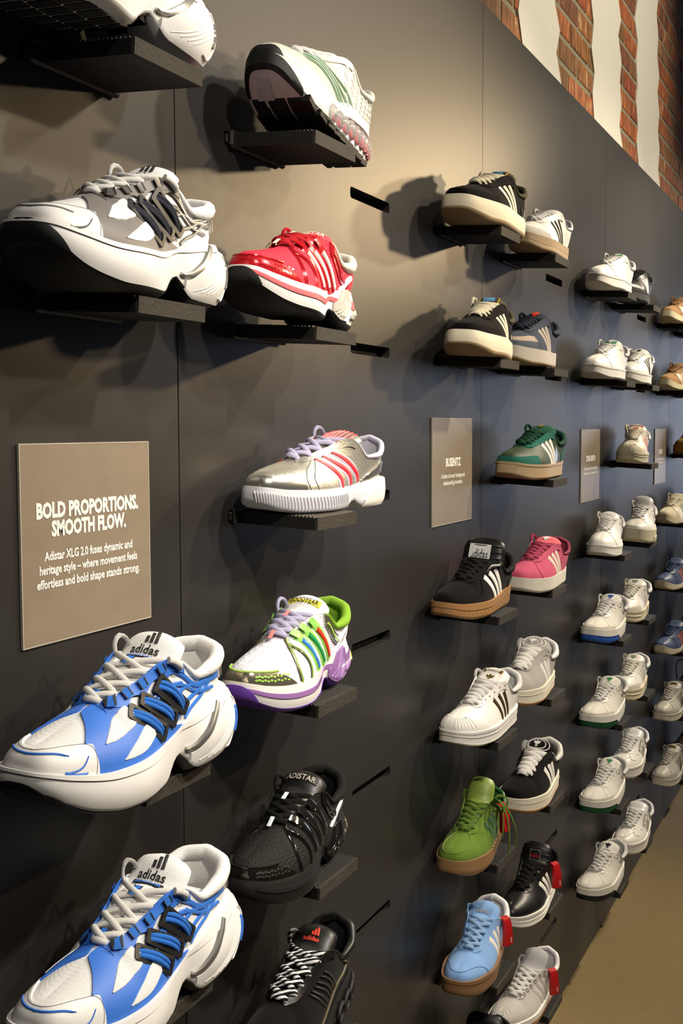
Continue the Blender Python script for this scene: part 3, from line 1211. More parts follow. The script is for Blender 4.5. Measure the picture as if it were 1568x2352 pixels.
    def place(s, ci, ri, dx=0.0, y=-.070, yaw=-4.0, lift=.0012, under=None, roll=0.0):
        s.adopt()
        pit = 0
        if (ci, ri) in FIT:
            dx, y, yaw, pit = FIT[(ci, ri)]
        s.root.location = (COLS[ci - 1] + dx, y, shelf_top(ci, ri, y) + lift + (SW * .5 - dx) * math.sin(R(pit)))
        s.root.rotation_euler = (TILT + roll, R(pit), R(yaw))
        if under:
            shelf(ci, ri, under)
        return s.root


# ------------------------------------------------------------------ shoe kinds
def classic(name, label, ci, ri, under, dx=-.01, y=-.072, yaw=-5.0, L=.288, ws=1.0, hz=1.0, zs=None, z0=None, bands=None, upper=None, eyestay='same', ey_v=.76,
            tongue='same', tg={}, lining=None, insole=None, collar='lining', rc=.0042, lace=None, lc={}, st=None, sc={}, toe=None, heel=None, heel_v=(.55, .97),
            extra=None, top=DEF_TOP, off=.004, bulge=0.0, e=.55, group=None, holes=None, bul=.004, do_shelf=True, roll=0.0, lap=.004, heel_q=.90):
    zs = zs or ((0, .031), (.12, .027), (.4, .025), (.7, .026), (1, .029))
    z0 = z0 or ((0, .012), (.08, .005), (.2, 0), (.93, 0), (1, .003))
    u = Upper(L=L, zs=zs, top=top, hz=hz, ws=ws, e=e, bul=bul)
    s = Shoe(name, label, u, z0, group, off=off, bulge=bulge, lap=lap)
    for b in bands:
        s.sole.ring(b[0], b[3], b[1], b[2], s.root, t=b[4] if len(b) > 4 else 0.0, nv=b[5] if len(b) > 5 else 6)
    s.body(upper)
    s.tongue(upper if tongue == 'same' else tongue, **tg)
    s.inside(lining or dark_in, insole or dark_in, (lining or dark_in) if collar == 'lining' else collar, rc)
    if eyestay is not None:
        s.eyestay(upper if eyestay == 'same' else eyestay, ey_v)
    if lace is not None:
        s.laces(lace, holes=holes, **lc)
    if st is not None:
        s.stripes(st, **sc)
    if toe is not None:
        s.toe(**toe)
    if heel is not None:
        s.heel(heel, heel_q, *heel_v)
    if extra:
        extra(s)
    s.place(ci, ri, dx, y, yaw, under=under if do_shelf else None, roll=roll)
    return s


def cup(main, out=None, h=.22, foxing=None):
    """cupsole: outsole edge, sidewall and a raised lip"""
    out = out or main
    return [('outsole', 0, h, out, .0006), ('midsole', h, .86, main), ('sole_lip', .84, 1.0, main, .0012, 4)]


def xlg(label, ci, ri, under, over, over2, cage, cord, loop, pod, bumper, dx=-.030, y=-.080, yaw=-3.0, txt=True, group=None, tread=False, black=.10):
    wl = ((0, .046), (.12, .051), (.30, .0555), (.52, .046), (.72, .042), (.9, .042), (1, .040))
    wm = ((0, .046), (.12, .049), (.30, .0515), (.52, .040), (.72, .040), (.9, .041), (1, .040))
    zs = ((0, .050), (.08, .044), (.22, .038), (.42, .040), (.58, .048), (.70, .058), (.85, .066), (1, .070))
    top = [(0, .075, 0, .074), (.18, .14, 0, .079), (.37, .30, 0, .095), (.41, .335, .014, .099), (.49, .445, .022, .112), (.565, .585, .031, .128),
           (.60, .635, .036, .124), (.70, .755, .038, .102), (.80, .865, .037, .106), (.90, .95, .027, .116), (1, .985, 0, .121)]
    u = Upper(L=.318, wl=wl, wm=wm, zs=zs, top=top, bul=.006, e=.52)
    z0 = ((0, .034), (.06, .019), (.15, .006), (.26, 0), (.50, 0), (.575, .016), (.62, .022), (.66, .010), (.70, .001), (.93, 0), (1, .016))
    s = Shoe('running_shoe', label, u, z0, group, off=[(0, .006), (.25, .008), (.5, .005), (.60, .001), (.68, .007), (.85, .010), (1, .010)],
             bulge=[(0, .003), (.3, .006), (.55, .001), (.64, .001), (.75, .010), (1, .012)], lap=.005, under=.010)
    rt_ = s.root
    white = fab('white moulded foam', (.70, .695, .68), 'foam')
    wm_ = fab('white airy mesh', (.74, .74, .74), 'mesh')
    wl_ = fab('white smooth leather', (.78, .77, .75), 'leather')
    blk = fab('black rubber', BLACK, 'rubber')
    silver = fab('brushed silver trim', (.50, .49, .46), 'metal', rough=.32)
    # sole
    s.sole.ring('outsole', white if tread else blk, 0, [(0, black * 2.2), (.10, black * 2), (.2, black), (1, black)], rt_, nq=128, t=.0008)
    s.sole.ring('midsole', white, [(0, black * 2.2), (.10, black * 2), (.2, black), (1, black)], .90, rt_, nq=128, nv=14)
    s.sole.ring('midsole_lip', white, .88, 1.0, rt_, nq=128, nv=4, t=.0016)
    if bumper:
        s.sole.patch(-bumper, bumper, 0.0, lambda q: (.95 if bumper > .1 else .42) * np.clip(1 - (np.abs(q) / bumper) ** 1.6, 0, 1) + .10, .0014, 40, 10).build('toe_bumper', blk, rt_)
    # sculpted flanks, heel pod and trims
    s.sole.strip([(.590, .34), (.635, .55), (.685, .76), (.735, .95)], .0115, .0042, 20, taper=[(0, .35), (.4, 1), (1, .85)]).build('silver_clip', silver, rt_)
    s.sole.patch(.605, 1.06, [(.605, .12), (.7, .10), (1.06, .12)], [(.605, .30), (.66, .62), (.74, .84), (.9, .90), (1.06, .88)], .0030, 34, 12).build('heel_pod', white, rt_)
    for k in range(4):
        s.sole.strip([(.63 + .03 * k, .22), (.72 + .025 * k, .42), (.79 + .02 * k, .68)], .003, .0036, 16).build('heel_pod_ridge', white, rt_)
    s.sole.strip([(.785, .20), (.835, .18), (.880, .40), (.888, .72), (.858, .86)], .005, .0046, 20).build('heel_frame', white, rt_)
    s.sole.strip([(.842, .36), (.860, .50), (.862, .70)], .0120, .0056, 14, taper=[(0, .5), (.3, 1), (.7, 1), (1, .5)]).build('heel_badge', pod, rt_)
    # upper
    s.body(wm_, 112, 22)
    s.guard(wl_, .30, .62, 0, [(.30, .18), (.45, .12), (.62, .04)], .0012, 'side_foxing')
    s.guard(over, .245, .60, [(.245, .0), (.60, .0)], [(.245, .56), (.28, .76), (.325, .98), (.40, .90), (.44, .66), (.48, .42), (.53, .22), (.60, .04)], .0022, 'forefoot_overlay', n=40, m=12)
    for p, w in (([(.300, .44), (.350, .52), (.395, .60), (.430, .68)], .030), ([(.340, .19), (.395, .26), (.440, .33), (.485, .41)], .025)):
        for sg in (0, 1):
            s.up.strip([(2 - a_, b_) if sg else (a_, b_) for a_, b_ in p], w, .0034, 22, prof=(-.5, .9, 1, 1, 1, .9, -.5), taper=[(0, .05), (.25, .55), (.6, .95), (.9, 1), (1, .85)]).build('mesh_window', wm_, rt_)
    for sg in (0, 1):
        m_ = (lambda p: [(2 - a, b) for a, b in p]) if sg else (lambda p: p)
        mb = MB()
        for p, w, tp in (([(.36, .24), (.42, .44), (.475, .64), (.505, .80)], .009, [(0, .5), (.3, 1), (1, .6)]),
                         ([(.46, .10), (.55, .34), (.60, .56)], .012, [(0, .4), (.4, 1), (1, .5)])):
            s.up.strip(m_(p), w, .0022, 18, mb, taper=tp)
        mb.build('side_overlay', over, rt_)
        mb = MB()
        for p, w in (([(.545, .86), (.64, .74), (.74, .72), (.82, .62)], .0085), ([(.50, .62), (.62, .60), (.70, .52), (.77, .40)], .0060),
                     ([(.56, .20), (.64, .42), (.72, .70), (.80, .80)], .0060), ([(.60, .12), (.68, .36), (.76, .66), (.83, .74)], .0052),
                     ([(.545, .40), (.60, .54), (.66, .70), (.72, .80), (.81, .84)], .0048), ([(.46, .46), (.52, .58), (.60, .64)], .0050)):
            s.up.strip(m_(p), w, .0026, 20, mb)
        mb.build('quarter_lattice', over2, rt_)
    # toe cap with coloured lines
    s.toe(wl_, .262, .66, .50, .0024, power=3.0)
    mb = MB()
    s.up.strip([(-.16, .46), (-.05, .52), (.10, .50), (.17, .42)], .0042, .0034, 26, mb, taper=[(0, .3), (.3, 1), (.9, 1), (1, .3)])
    s.up.strip([(.155, .12), (.205, .20), (.235, .36)], .0040, .0034, 12, mb, taper=[(0, 1), (1, .5)])
    s.up.strip([(.150, .13), (.185, .09), (.225, .12)], .0060, .0034, 12, mb, taper=[(0, 1), (.5, 1), (1, .4)])
    mb.build('toe_lines', over, rt_)
    s.up.strip([(.252, .08), (.258, .46), (.20, .58), (.1, .62), (-.1, .62), (-.2, .58)], .0012, .0030, 40).build('toe_stitching', fab('grey stitch', (.5, .49, .47), 'lace'), rt_)
    # lace panel with a wavy edge
    wav = lambda q: .775 + .035 * np.sin((q - .38) / .19 * 2 * np.pi * 3.0)
    s.eyestay(over, wav, .0030, .372, .575, n=48)
    s.guard(over, .535, .612, .80, [(.535, 1.0), (.612, .93)], .0032, 'top_eyelet_tab', n=10)
    ch = s.up.chart(.585, .90)
    on(ch, *ngon(ell(.006, .004, 14, 3)), .0042).build('eyelet_hole', over2, rt_, 0)
    tgm = wm_
    tg = s.tongue(tgm, ext=.020, hw=.036, back=.034, th=.011, drop=.010, lift=.001)
    s.inside(wm_, fab('grey insole', (.30, .30, .31), 'mesh'), wm_, .0085)
    # webbing loops that hold the laces
    def one_loop(ch, horiz):
        rot_ = 0 if horiz else math.pi / 2
        on(ch, *ngon(rrect(.013, .009, .002), 2), .0056, None, 1.0, (0, 0), rot_).build('lace_loop', loop, rt_, 0)
        for e_ in (-.0046, .0046):
            on(ch, *ngon(np.array([(-.0065, e_ - .0008), (.0065, e_ - .0008), (.0065, e_ + .0008), (-.0065, e_ + .0008)])), .0060, None, 1.0, (0, 0), rot_).build('loop_edging', blk, rt_, 0)
    for k, q in enumerate(np.linspace(.405, .540, 4)):
        for qq in (q, 2 - q):
            one_loop(s.up.chart(qq, .955, math.pi / 2 if qq < 1 else -math.pi / 2), True)
    for b0 in (.22, .60):
        one_loop(tg.chart(b0), False)
    s.laces(fab('thick white lace', (.78, .77, .75), 'lace'), n=5, w=.0037, flat=.75, v=.965, q0=.392, q1=.560, rise=.0040, ext=True)
    # rope over the first eyelet
    u_ = s.up
    A = u_.off(np.array([.575, .59, .588]), np.array([.96, .90, .86]), np.array([.006, .006, .0035]))
    MB().tube(smooth_path(np.vstack([u_.off(np.array([.560]), np.array([1.0]), np.array([.005])), A]), 10), .0042, 8, .9, [0, -1, .4]).build('lace_end', fab('thick white lace', WHITE, 'lace'), rt_, 60)
    # the three caged stripes
    for qc, vc in ((.462, .44), (.510, .48), (.560, .52)):
        root_c = MB()
        ch = s.up.chart(qc, vc, R(-50))
        outl, inn = rrect(.060, .0205, .0035, 3), rrect(.050, .0112, .0030, 3)
        k = len(outl)
        V = np.concatenate([ch(outl, .0020), ch(outl, .0052), ch(inn, .0052), ch(inn, .0015)])
        F = []
        for a in range(3):
            F += [(a * k + i, a * k + (i + 1) % k, (a + 1) * k + (i + 1) % k, (a + 1) * k + i) for i in range(k)]
        cg = MB().add(V, F).build('stripe_cage', cage, rt_, 30)
        for off_ in (-.0026, .0026):
            P = np.array([(x, off_ + .0010 * math.sin((x + .02) * 70)) for x in np.linspace(-.0245, .0245, 12)])
            hgt = .0018 + .0036 * np.sin(np.linspace(0, math.pi, 12)) ** .8
            Q = np.array([ch(P[i:i + 1], hgt[i])[0] for i in range(12)])
            MB().tube(Q, .0028, 8, .7, [0, -1, .3]).build('stripe_cord', cord, rt_, 60)
    # heel
    s.heel(fab('quilted silver heel', (.46, .44, .40), 'metal', rough=.4), .845, .44, .74, .0022, 'heel_counter')
    s.heel(over, .955, .76, 1.0, .0030, 'heel_pull_tab')
    for k in range(7):
        s.up.strip([(.86 + .022 * k, .46), (.868 + .022 * k, .60), (.872 + .022 * k, .72)], .0032, .0040, 8).build('heel_rib', fab('quilted silver heel', (.46, .44, .40), 'metal'), rt_)
    if txt:
        ch = tg.chart(.90)
        bars3(ch, .0150, .0012, None, (.004, -.006)).build('logo_bars', ink_mat, rt_, 0)
        lettering(ch, 'adidas', .034, .0012, None, (0, -.0185), .02).build('logo_lettering', ink_mat, rt_, 0)
        ch = tg.chart(.75)
        on(ch, *ngon(rrect(.038, .0085, .002), 1), .0016).build('tongue_patch', ink_mat, rt_, 0)
        lettering(ch, 'ADISTAR', .034, .0024, None, (0, -.003), .03).build('patch_lettering', over, rt_, 0)
    if tread:
        for k in range(10):
            x = .022 + k * .0185
            for j, (ya, yb) in enumerate(((-.90, -.36), (-.30, .26), (.32, .92))):
                xx = x + .004 * (j == 1)
                w0 = [float(u.wl(t_) * math.sin(math.pi * sx(t_)) ** .52) for t_ in (xx / u.L, (xx + .0145) / u.L)]
                zz = [float(s.sole.z0(t_)) - .0022 for t_ in (xx / u.L, (xx + .0145) / u.L)]
                V = [(xx, ya * w0[0], zz[0]), (xx + .0145, ya * w0[1], zz[1]), (xx + .0145, yb * w0[1], zz[1]), (xx, yb * w0[0], zz[0])]
                V += [(a_, b_ * 1.03, c_ + .006) for a_, b_, c_ in V]
                MB().add(V, [(0, 3, 2, 1), (0, 1, 5, 4), (1, 2, 6, 5), (2, 3, 7, 6), (3, 0, 4, 7)]).build('tread_block', blk, rt_, 0)
    s.sticker()
    s.place(ci, ri, dx, y, yaw, lift=.0038 if tread else .0012, under=under)
    return s


BLUE = (.035, .16, .62)
xb = fab('blue soft overlay', BLUE, 'rubber', rough=.5)
xb2 = fab('blue gel strip', (.04, .17, .60), 'gloss', rough=.3)
xc = fab('blue cord', (.04, .20, .72), 'lace')
blkp = fab('black moulded cage', (.012, .012, .012), 'rubber', rough=.45)
xg = fab('grey soft overlay', (.16, .15, .145), 'rubber', rough=.5)
xg2 = fab('dark grey strip', (.10, .095, .09), 'gloss', rough=.35)
xgc = fab('slate cord', (.035, .038, .055), 'lace')
GX = 'white chunky running shoes with caged stripes'
xlg('white and grey chunky running shoe cut off by the top left corner', 1, 0, 'chunky shoe at the top left corner', xg, xg2, blkp, xgc, xg2, fab('grey badge', (.18, .17, .16), 'gloss'), .16, group=GX, tread=True, black=.16)
xlg('white chunky running shoe with grey overlays and black caged stripes', 1, 1, 'white and grey running shoe', xg, xg2, blkp, xgc, xg2, fab('grey badge', (.18, .17, .16), 'gloss'), .16, group=GX, black=.16)
xlg('white and blue chunky running shoe directly below the large brown sign', 1, 3, 'blue running shoe below the large sign', xb, xb2, blkp, xc, xc, xb, .09, group=GX)
xlg('white and blue chunky running shoe at the bottom left corner', 1, 4, 'lowest blue running shoe', xb, xb2, blkp, xc, xc, xb, .09, group=GX)

# ---- classics
wleather = fab('white leather', WHITE, 'leather')
wrub = fab('white rubber', (.76, .74, .70), 'rubber')
creamr = fab('cream rubber', CREAM, 'rubber')
offr = fab('off white rubber', (.70, .66, .55), 'rubber')
gum = fab('gum rubber', GUM, 'rubber', rough=.5)
lgum = fab('light gum rubber', (.45, .33, .20), 'rubber', rough=.5)
dgum = fab('dark gum rubber', (.22, .12, .06), 'rubber', rough=.45)
bsuede = fab('black suede', (.0055, .005, .005), 'suede', spec=.08)
bleather = fab('black leather', (.0065, .0065, .007), 'leather', rough=.38)
wstripe = fab('white stripe leather', (.78, .76, .72), 'leather')
cstripe = fab('cream stripe leather', (.74, .69, .55), 'leather')
wmesh = fab('white lining mesh', (.70, .70, .71), 'mesh')

LOWTOP = [(r[0], r[1], r[2], r[3] - .004 * (1 if r[0] < .9 else .5)) for r in DEF_TOP]


def tongue_patch(mat, w=.036, h=.020, b=.84, ink=None, txt='adidas', tw=None, tre=False):
    def f(s):
        ch = s.tg.chart(b)
        if mat is not None:
            on(ch, *ngon(rrect(w, h, .002), 2), .0010).build('tongue_label', mat, s.root, 0)
        if ink is not None:
            if tre:
                trefoil(ch, h * .85, .0018, None, (0, -.002)).build('logo', ink, s.root, 0)
            else:
                lettering(ch, txt, tw or w * .78, .0018, None, (0, -h * .22), .015).build('label_lettering', ink, s.root, 0)
    return f


def chain(*fs):
    def f(s):
        for g in fs:
            g(s)
    return f


def rings(mat, n, v0, v1, t=.0010, w=.0016, q0=-.45, q1=1.5):
    """fine raised lines round the sole wall"""
    def f(s):
        mb = MB()
        for k in range(n):
            v = v0 + (v1 - v0) * k / max(1, n - 1)
            s.sole.strip([(q0 + (q1 - q0) * i / 60, v) for i in range(61)], w, t, 90, mb)
        mb.build('sole_lines', mat, s.root)
    return f


def vamp_seam(mat, q=.33, w=.0022, top=.93):
    """stitched edge of the toe piece"""
    def f(s):
        mb = MB()
        for sg in (0, 1):
            p = [(.345, top), (.325, .80), (.305, .62), (.29, .40), (.31, .05)]
            s.up.strip([(2 - a, b) if sg else (a, b) for a, b in p], w, .0012, 24, mb)
        mb.build('vamp_seam', mat, s.root)
    return f


# chunky black and cream skate shoe, twice
def skate(label, ci, ri, under, **k):
    olive = fab('olive mesh', (.075, .07, .04), 'mesh')
    glos = fab('dark glossy panel', (.03, .028, .022), 'gloss')

    def ex(s):
        s.guard(bsuede, -.36, .36, 0, lambda q: .40 + .10 * np.cos(np.clip(q / .36, -1, 1) * math.pi), .0022, 'mudguard', both=False, n=40)
        s.guard(glos, .72, 1.28, 0.05, .50, .0018, 'heel_counter', both=False)
        ch = s.tg.chart(.86)
        on(ch, *ngon(rrect(.040, .018, .002), 2), .001).build('tongue_label', ink_mat, s.root, 0)
        on(ch, *ngon(rrect(.024, .012, .002), 1), .0016).build('label_badge', fab('sky blue print', (.10, .30, .55), 'rubber'), s.root, 0)
        for x in (-.019, .019):
            on(ch, *ngon(np.array([(x - .0012, -.016), (x + .0012, -.016), (x + .0012, .012), (x - .0012, .012)])), .0018).build('yellow_edging', fab('yellow stitching', (.65, .42, .03), 'lace'), s.root, 0)
    cw = fab('cream midsole rubber', (.76, .70, .54), 'rubber')
    return classic('skate_shoe', label, ci, ri, under, L=.300, ws=1.12, hz=1.06, zs=((0, .040), (.1, .036), (.4, .033), (.7, .032), (1, .033)), z0=((0, .016), (.08, .008), (.2, 0), (.93, 0), (1, .003)),
                   bands=[('outsole', 0, .22, lgum, .0004), ('midsole', .22, 1.0, cw)], upper=fab('charcoal suede', (.009, .0085, .0075), 'suede', spec=.1), eyestay=bsuede, ey_v=.70, tongue=olive,
                   tg=dict(ext=.014, hw=.036, th=.014, drop=.012), lining=olive, rc=.0055, lace=fab('cream lace', (.76, .71, .56), 'lace'), lc=dict(n=6, w=.0050, flat=.45, v=.88, rise=.008, bars=True),
                   st=cstripe, sc=dict(w=.0115, tops=(.47, .515, .56), bots=(.535, .585, .632), vt=.72), extra=ex, off=.006, bulge=.002, group='black and cream skate shoes', **k)


skate('black and cream skate shoe with light gum sole on the topmost shelf', 4, 0, 'upper black and cream skate shoe')
skate('black and cream skate shoe with blue tongue badge above the BUSENITZ sign', 4, 1, 'lower black and cream skate shoe')

# white trainer with dark stripes, top row
classic('trainer', 'white leather trainer with dark brown stripes and tan gum sole', 5, 0, 'white trainer with dark brown stripes', ws=.94, top=LOWTOP,
        bands=[('outsole', 0, .45, lgum), ('midsole', .45, 1, fab('tan rubber', (.40, .28, .16), 'rubber'), .0004)], upper=wleather, lace=white_lace, lining=fab('pale blue lining', (.62, .64, .70), 'leather'),
        st=fab('dark brown suede', (.045, .035, .022), 'suede'), heel=fab('dark brown suede', (.045, .035, .022), 'suede'), toe=dict(mat=fab('grey white suede', (.60, .57, .52), 'suede'), qe=.36, v0=.50, v1=.25))


# grey and navy
def ex_navy(s):
    s.guard(fab('slate suede', (.085, .10, .13), 'suede'), -.34, .34, .0, lambda q: .34 + 0 * q, .002, 'mudguard', both=False, n=36)
    s.guard(fab('sand suede', (.42, .34, .28), 'suede'), -.36, .36, .34, lambda q: .56 + 0 * q, .0016, 'vamp_panel', both=False, n=36)
    ch = s.tg.chart(.84)
    trefoil(ch, .022, .0012).build('logo', fab('red print', (.75, .05, .02), 'rubber'), s.root, 0)


classic('skate_shoe', 'grey and navy skate shoe with red logo on a puffy tongue', 5, 1, 'grey and navy skate shoe', ws=1.06, hz=1.05, zs=((0, .035), (.12, .031), (.4, .029), (.7, .029), (1, .032)),
        bands=[('outsole', 0, .2, lgum), ('midsole', .2, 1, fab('milky rubber', (.55, .50, .44), 'rubber'))], upper=fab('navy suede', (.055, .065, .095), 'suede'), tongue=fab('navy padded mesh', (.035, .042, .065), 'mesh'),
        tg=dict(ext=.012, hw=.037, th=.018, drop=.013), lining=fab('navy padded mesh', (.035, .042, .065), 'mesh'), rc=.008, lace=fab('navy lace', (.018, .022, .038), 'lace'), lc=dict(n=7, w=.0045, flat=.7, rise=.009),
        st=fab('sand stripe', (.52, .44, .38), 'suede'), sc=dict(w=.0125), extra=ex_navy, off=.005)


# green suede
def ex_green(s):
    tealm = fab('teal suede', (.018, .13, .10), 'suede')
    s.guard(tealm, -.35, .35, 0, lambda q: .40 + 0 * q, .0022, 'mudguard', both=False, n=36)
    s.guard(fab('olive gloss panel', (.07, .085, .03), 'gloss', rough=.3), .60, .72, .10, .62, .0016, 'quarter_panel')
    s.guard(tealm, .74, 1.26, 0.02, .60, .0020, 'heel_counter', both=False)
    ch = s.tg.chart(.86)
    trefoil(ch, .018, .001).build('logo', fab('gold foil', (.45, .32, .08), 'metal'), s.root, 0)


classic('skate_shoe', 'teal green suede skate shoe with white stripes and gum sole', 5, 2, 'teal green suede shoe', ws=1.04, bands=cup(lgum, lgum, .2), zs=((0, .035), (.12, .031), (.4, .029), (.7, .029), (1, .032)),
        upper=fab('dark green olive leather', (.028, .050, .022), 'leather', rough=.6), eyestay=fab('teal suede', (.018, .13, .10), 'suede'), tongue=fab('green suede tongue', (.010, .085, .050), 'suede'), tg=dict(ext=.012, hw=.034, th=.012),
        lining=fab('dark green lining', (.010, .055, .035), 'mesh'), rc=.007, lace=fab('dark green lace', (.008, .055, .028), 'lace'), lc=dict(n=7, w=.0042, flat=.6, rise=.0075), st=wstripe, sc=dict(w=.0125), extra=ex_green,
        heel=wstripe, heel_v=(.70, .96), heel_q=.955)


# black soccer-inspired skate shoe with a large ribbed tongue
def big_tongue(s, mat, lab=True, hw=.040):
    ridge = MB()
    for k in range(13):
        b = .50 + k * .036
        a = np.linspace(-.90, .90, 13)
        P = s.tg.P(a, np.full(13, b), s.tg.th * .5 + .0004)
        ridge.tube(P, .0013, 6, .8, [-1, 0, .6])
    ridge.build('tongue_ribs', mat, s.root)
    if lab:
        ch = s.tg.chart(.885, .12)
        on(ch, *ngon(rrect(.046, .020, .001), 2), .0022).build('tongue_label', label_mat, s.root, 0)
        lettering(ch, 'adidas', .036, .0030, None, (0, -.006), .005).build('label_lettering', ink_mat, s.root, 0)


def ex_bus(s):
    big_tongue(s, bleather)
    s.heel(wstripe, .93, .62, .93, .0016, 'heel_tab')
    s.guard(bleather, .74, .90, .02, .50, .0016, 'heel_counter')
    for a in (.40, .43):
        pass
    s.up.strip([(.36, .30), (.40, .52), (.43, .72)], .003, .0022, 12).build('vamp_fold', bsuede, s.root)
    mb = MB()
    for k in range(70):
        q = -.36 + k * 1.36 / 70
        s.sole.strip([(q, .66), (q, .92)], .0022, .0010, 4, mb)
    tag(mb.build('welt_notches', gum, s.root), kind='stuff')
    mb = MB()
    for k in range(26):
        q = .05 + k * .035
        for v in (.22, .40):
            ch = s.sole.chart(q + (v > .3) * .012, v)
            on(ch, *ngon(ell(.0024, .0018, 8)), .0005, mb)
    tag(mb.build('sole_dimples', gum, s.root, 0), kind='stuff')


classic('skate_shoe', 'black suede skate shoe with large ribbed tongue and gum sole', 4, 3, 'black suede shoe with large tongue', L=.300, ws=1.0, hz=1.04, top=LOWTOP, zs=((0, .033), (.12, .028), (.4, .027), (.62, .030), (.75, .034), (1, .036)),
        bands=[('outsole', 0, .60, gum), ('midsole', .60, 1, gum, .0012)], upper=bsuede, tongue=bleather, tg=dict(ext=.040, hw=.037, back=.016, th=.010, drop=.006, flare=1.22), lace=fab('black lace', (.006, .006, .006), 'lace'),
        lc=dict(n=7, w=.0040), st=fab('bright white stripe', (.82, .81, .80), 'leather'), sc=dict(w=.0135, tops=(.47, .515, .56), bots=(.525, .575, .62)), extra=ex_bus, rc=.007)

# pink suede
pk = fab('pink suede', (.50, .085, .16), 'suede')


def ex_pink(s):
    ch = s.tg.chart(.84)
    trefoil(ch, .020, .0012).build('logo', wstripe, s.root, 0)
    vamp_seam(fab('deep pink seam', (.40, .06, .12), 'suede'))(s)
    ch = s.up.chart(.630, .42, R(-72))
    lettering(ch, 'GAZELLE', .026, .0016, None, (0, 0), .01).build('side_lettering', fab('gold foil', (.45, .32, .08), 'metal'), s.root, 0)


classic('trainer', 'pink suede trainer with cream stripes and textured white sole', 5, 3, 'pink suede trainer', top=LOWTOP, bands=[('outsole', 0, .3, fab('white textured rubber', (.72, .68, .60), 'rubber', bump=('noise', 900, .6))), ('midsole', .3, 1, fab('white textured rubber', (.72, .68, .60), 'rubber'))],
        zs=((0, .034), (.12, .030), (.4, .028), (.7, .028), (1, .032)), upper=pk, lace=fab('pink lace', (.42, .06, .13), 'lace'), lc=dict(n=7, w=.0042, flat=.5), tongue=fab('coral tongue', (.66, .13, .17), 'suede'), tg=dict(ext=.008, hw=.033, th=.010),
        lining=fab('dark pink lining', (.28, .045, .09), 'mesh'), st=cstripe, sc=dict(w=.0115), heel=cstripe, heel_v=(.66, .97), heel_q=.93, extra=ex_pink, off=.003)


# shell-toe trainers
def shelltoe(label, ci, ri, under, up_, sole_, st, tl, dx=-.01, ink=None, lace=white_lace, rib=True, **k):
    def ex(s):
        s.toe(sole_, .34, .74, .20, .0030, 'shell_toe', power=1.8)
        mb = MB()
        for i in range(-7, 8):
            q = i * .026
            s.up.strip([(q * 1.3, .20), (q * 1.15, .45), (q * .9 , .66)], .0026, .0037, 10, mb, taper=[(0, 1), (1, .5)])
        mb.build('shell_ribs', sole_, s.root)
        ch = s.tg.chart(.82)
        on(ch, *ngon(rrect(.044, .046, .002), 2), .0008).build('tongue_label', up_, s.root, 0)
        trefoil(ch, .019, .0016, None, (0, -.010)).build('logo', tl, s.root, 0)
        on(ch, *ngon(np.array([(-.021, .008), (.021, .008), (.021, .018), (-.021, .018)]), 2), .0014).build('label_band', tl, s.root, 0)
        lettering(ch, 'adidas', .030, .0022, None, (0, .009), .015).build('label_lettering', up_, s.root, 0)
        s.sole.strip([(i / 30 - .30, .60) for i in range(40)], .0012, .0012, 60).build('sole_stitching', fab('grey stitch', (.5, .49, .47), 'lace'), s.root)
        mb = MB()
        for a, b in zip((.475, .515, .555), (.535, .575, .615)):
            for e_ in (-.008, .008):
                pass
        if k.get('gold'):
            pass
    k.pop('gold', None)
    return classic('shell_toe_trainer', label, ci, ri, under, dx=dx, bands=cup(sole_, sole_, .16), upper=up_, lace=lace, lc=dict(n=7, w=.0046, flat=.42, rise=.0075, bars=True), lining=wmesh, rc=.0065, tg=dict(ext=.014, hw=.034, th=.011),
                   st=st, sc=dict(w=.0120, tops=(.485, .530, .575), bots=(.53, .578, .625), vt=.70), holes=fab('grey shade', (.35, .34, .32), 'leather'), extra=ex, zs=((0, .032), (.12, .028), (.4, .027), (.7, .028), (1, .031)), off=.0045, **k)


olv = fab('gold brown foil', (.050, .034, .010), 'leather', rough=.3)
shelltoe('white shell-toe trainer with gold brown stripes below the black gum-soled shoe', 4, 4, 'white shell-toe trainer with gold stripes', wleather, wrub, olv, fab('gold foil', (.45, .32, .08), 'metal'), heel=olv, heel_v=(.62, .92), heel_q=.93)


# thick-laced suede trainers
def campus(label, ci, ri, under, suede, st, out, logo, lin, **k):
    def ex(s):
        ch = s.tg.chart(.85)
        for a, b, o in ((.027, .017, 0), (.021, .0125, -.003)):
            P = np.array([(o + a * math.cos(t), b * math.sin(t)) for t in np.linspace(0, 2 * math.pi, 36, endpoint=False)])
            MB().tube(ch(P, .0014), .0013, 6, .6, [-1, 0, .7], closed=True).build('logo_ring', logo, s.root)
        trefoil(ch, .018, .0016, None, (-.003, -.001)).build('logo', logo, s.root, 0)
        s.sole.strip([(i / 40 - .5, .68) for i in range(81)], .0010, .0010, 90).build('sole_line', fab('sole line', (.5, .46, .36), 'rubber'), s.root)
    return classic('suede_trainer', label, ci, ri, under, ws=1.08, hz=1.04, zs=((0, .037), (.12, .033), (.4, .031), (.7, .031), (1, .034)), bands=[('outsole', 0, .20, out, .0006), ('midsole', .20, 1, offr)],
                   upper=suede, lace=fab('wide white lace', (.76, .75, .74), 'lace'), lc=dict(n=6, w=.0068, flat=.30, v=.87, rise=.009, bars=True), lining=lin, rc=.0075, tg=dict(ext=.012, hw=.040, th=.018, drop=.014), st=st,
                   sc=dict(w=.0145, tops=(.50, .545, .590), bots=(.535, .590, .640), vt=.66), extra=ex, off=.005, **k)


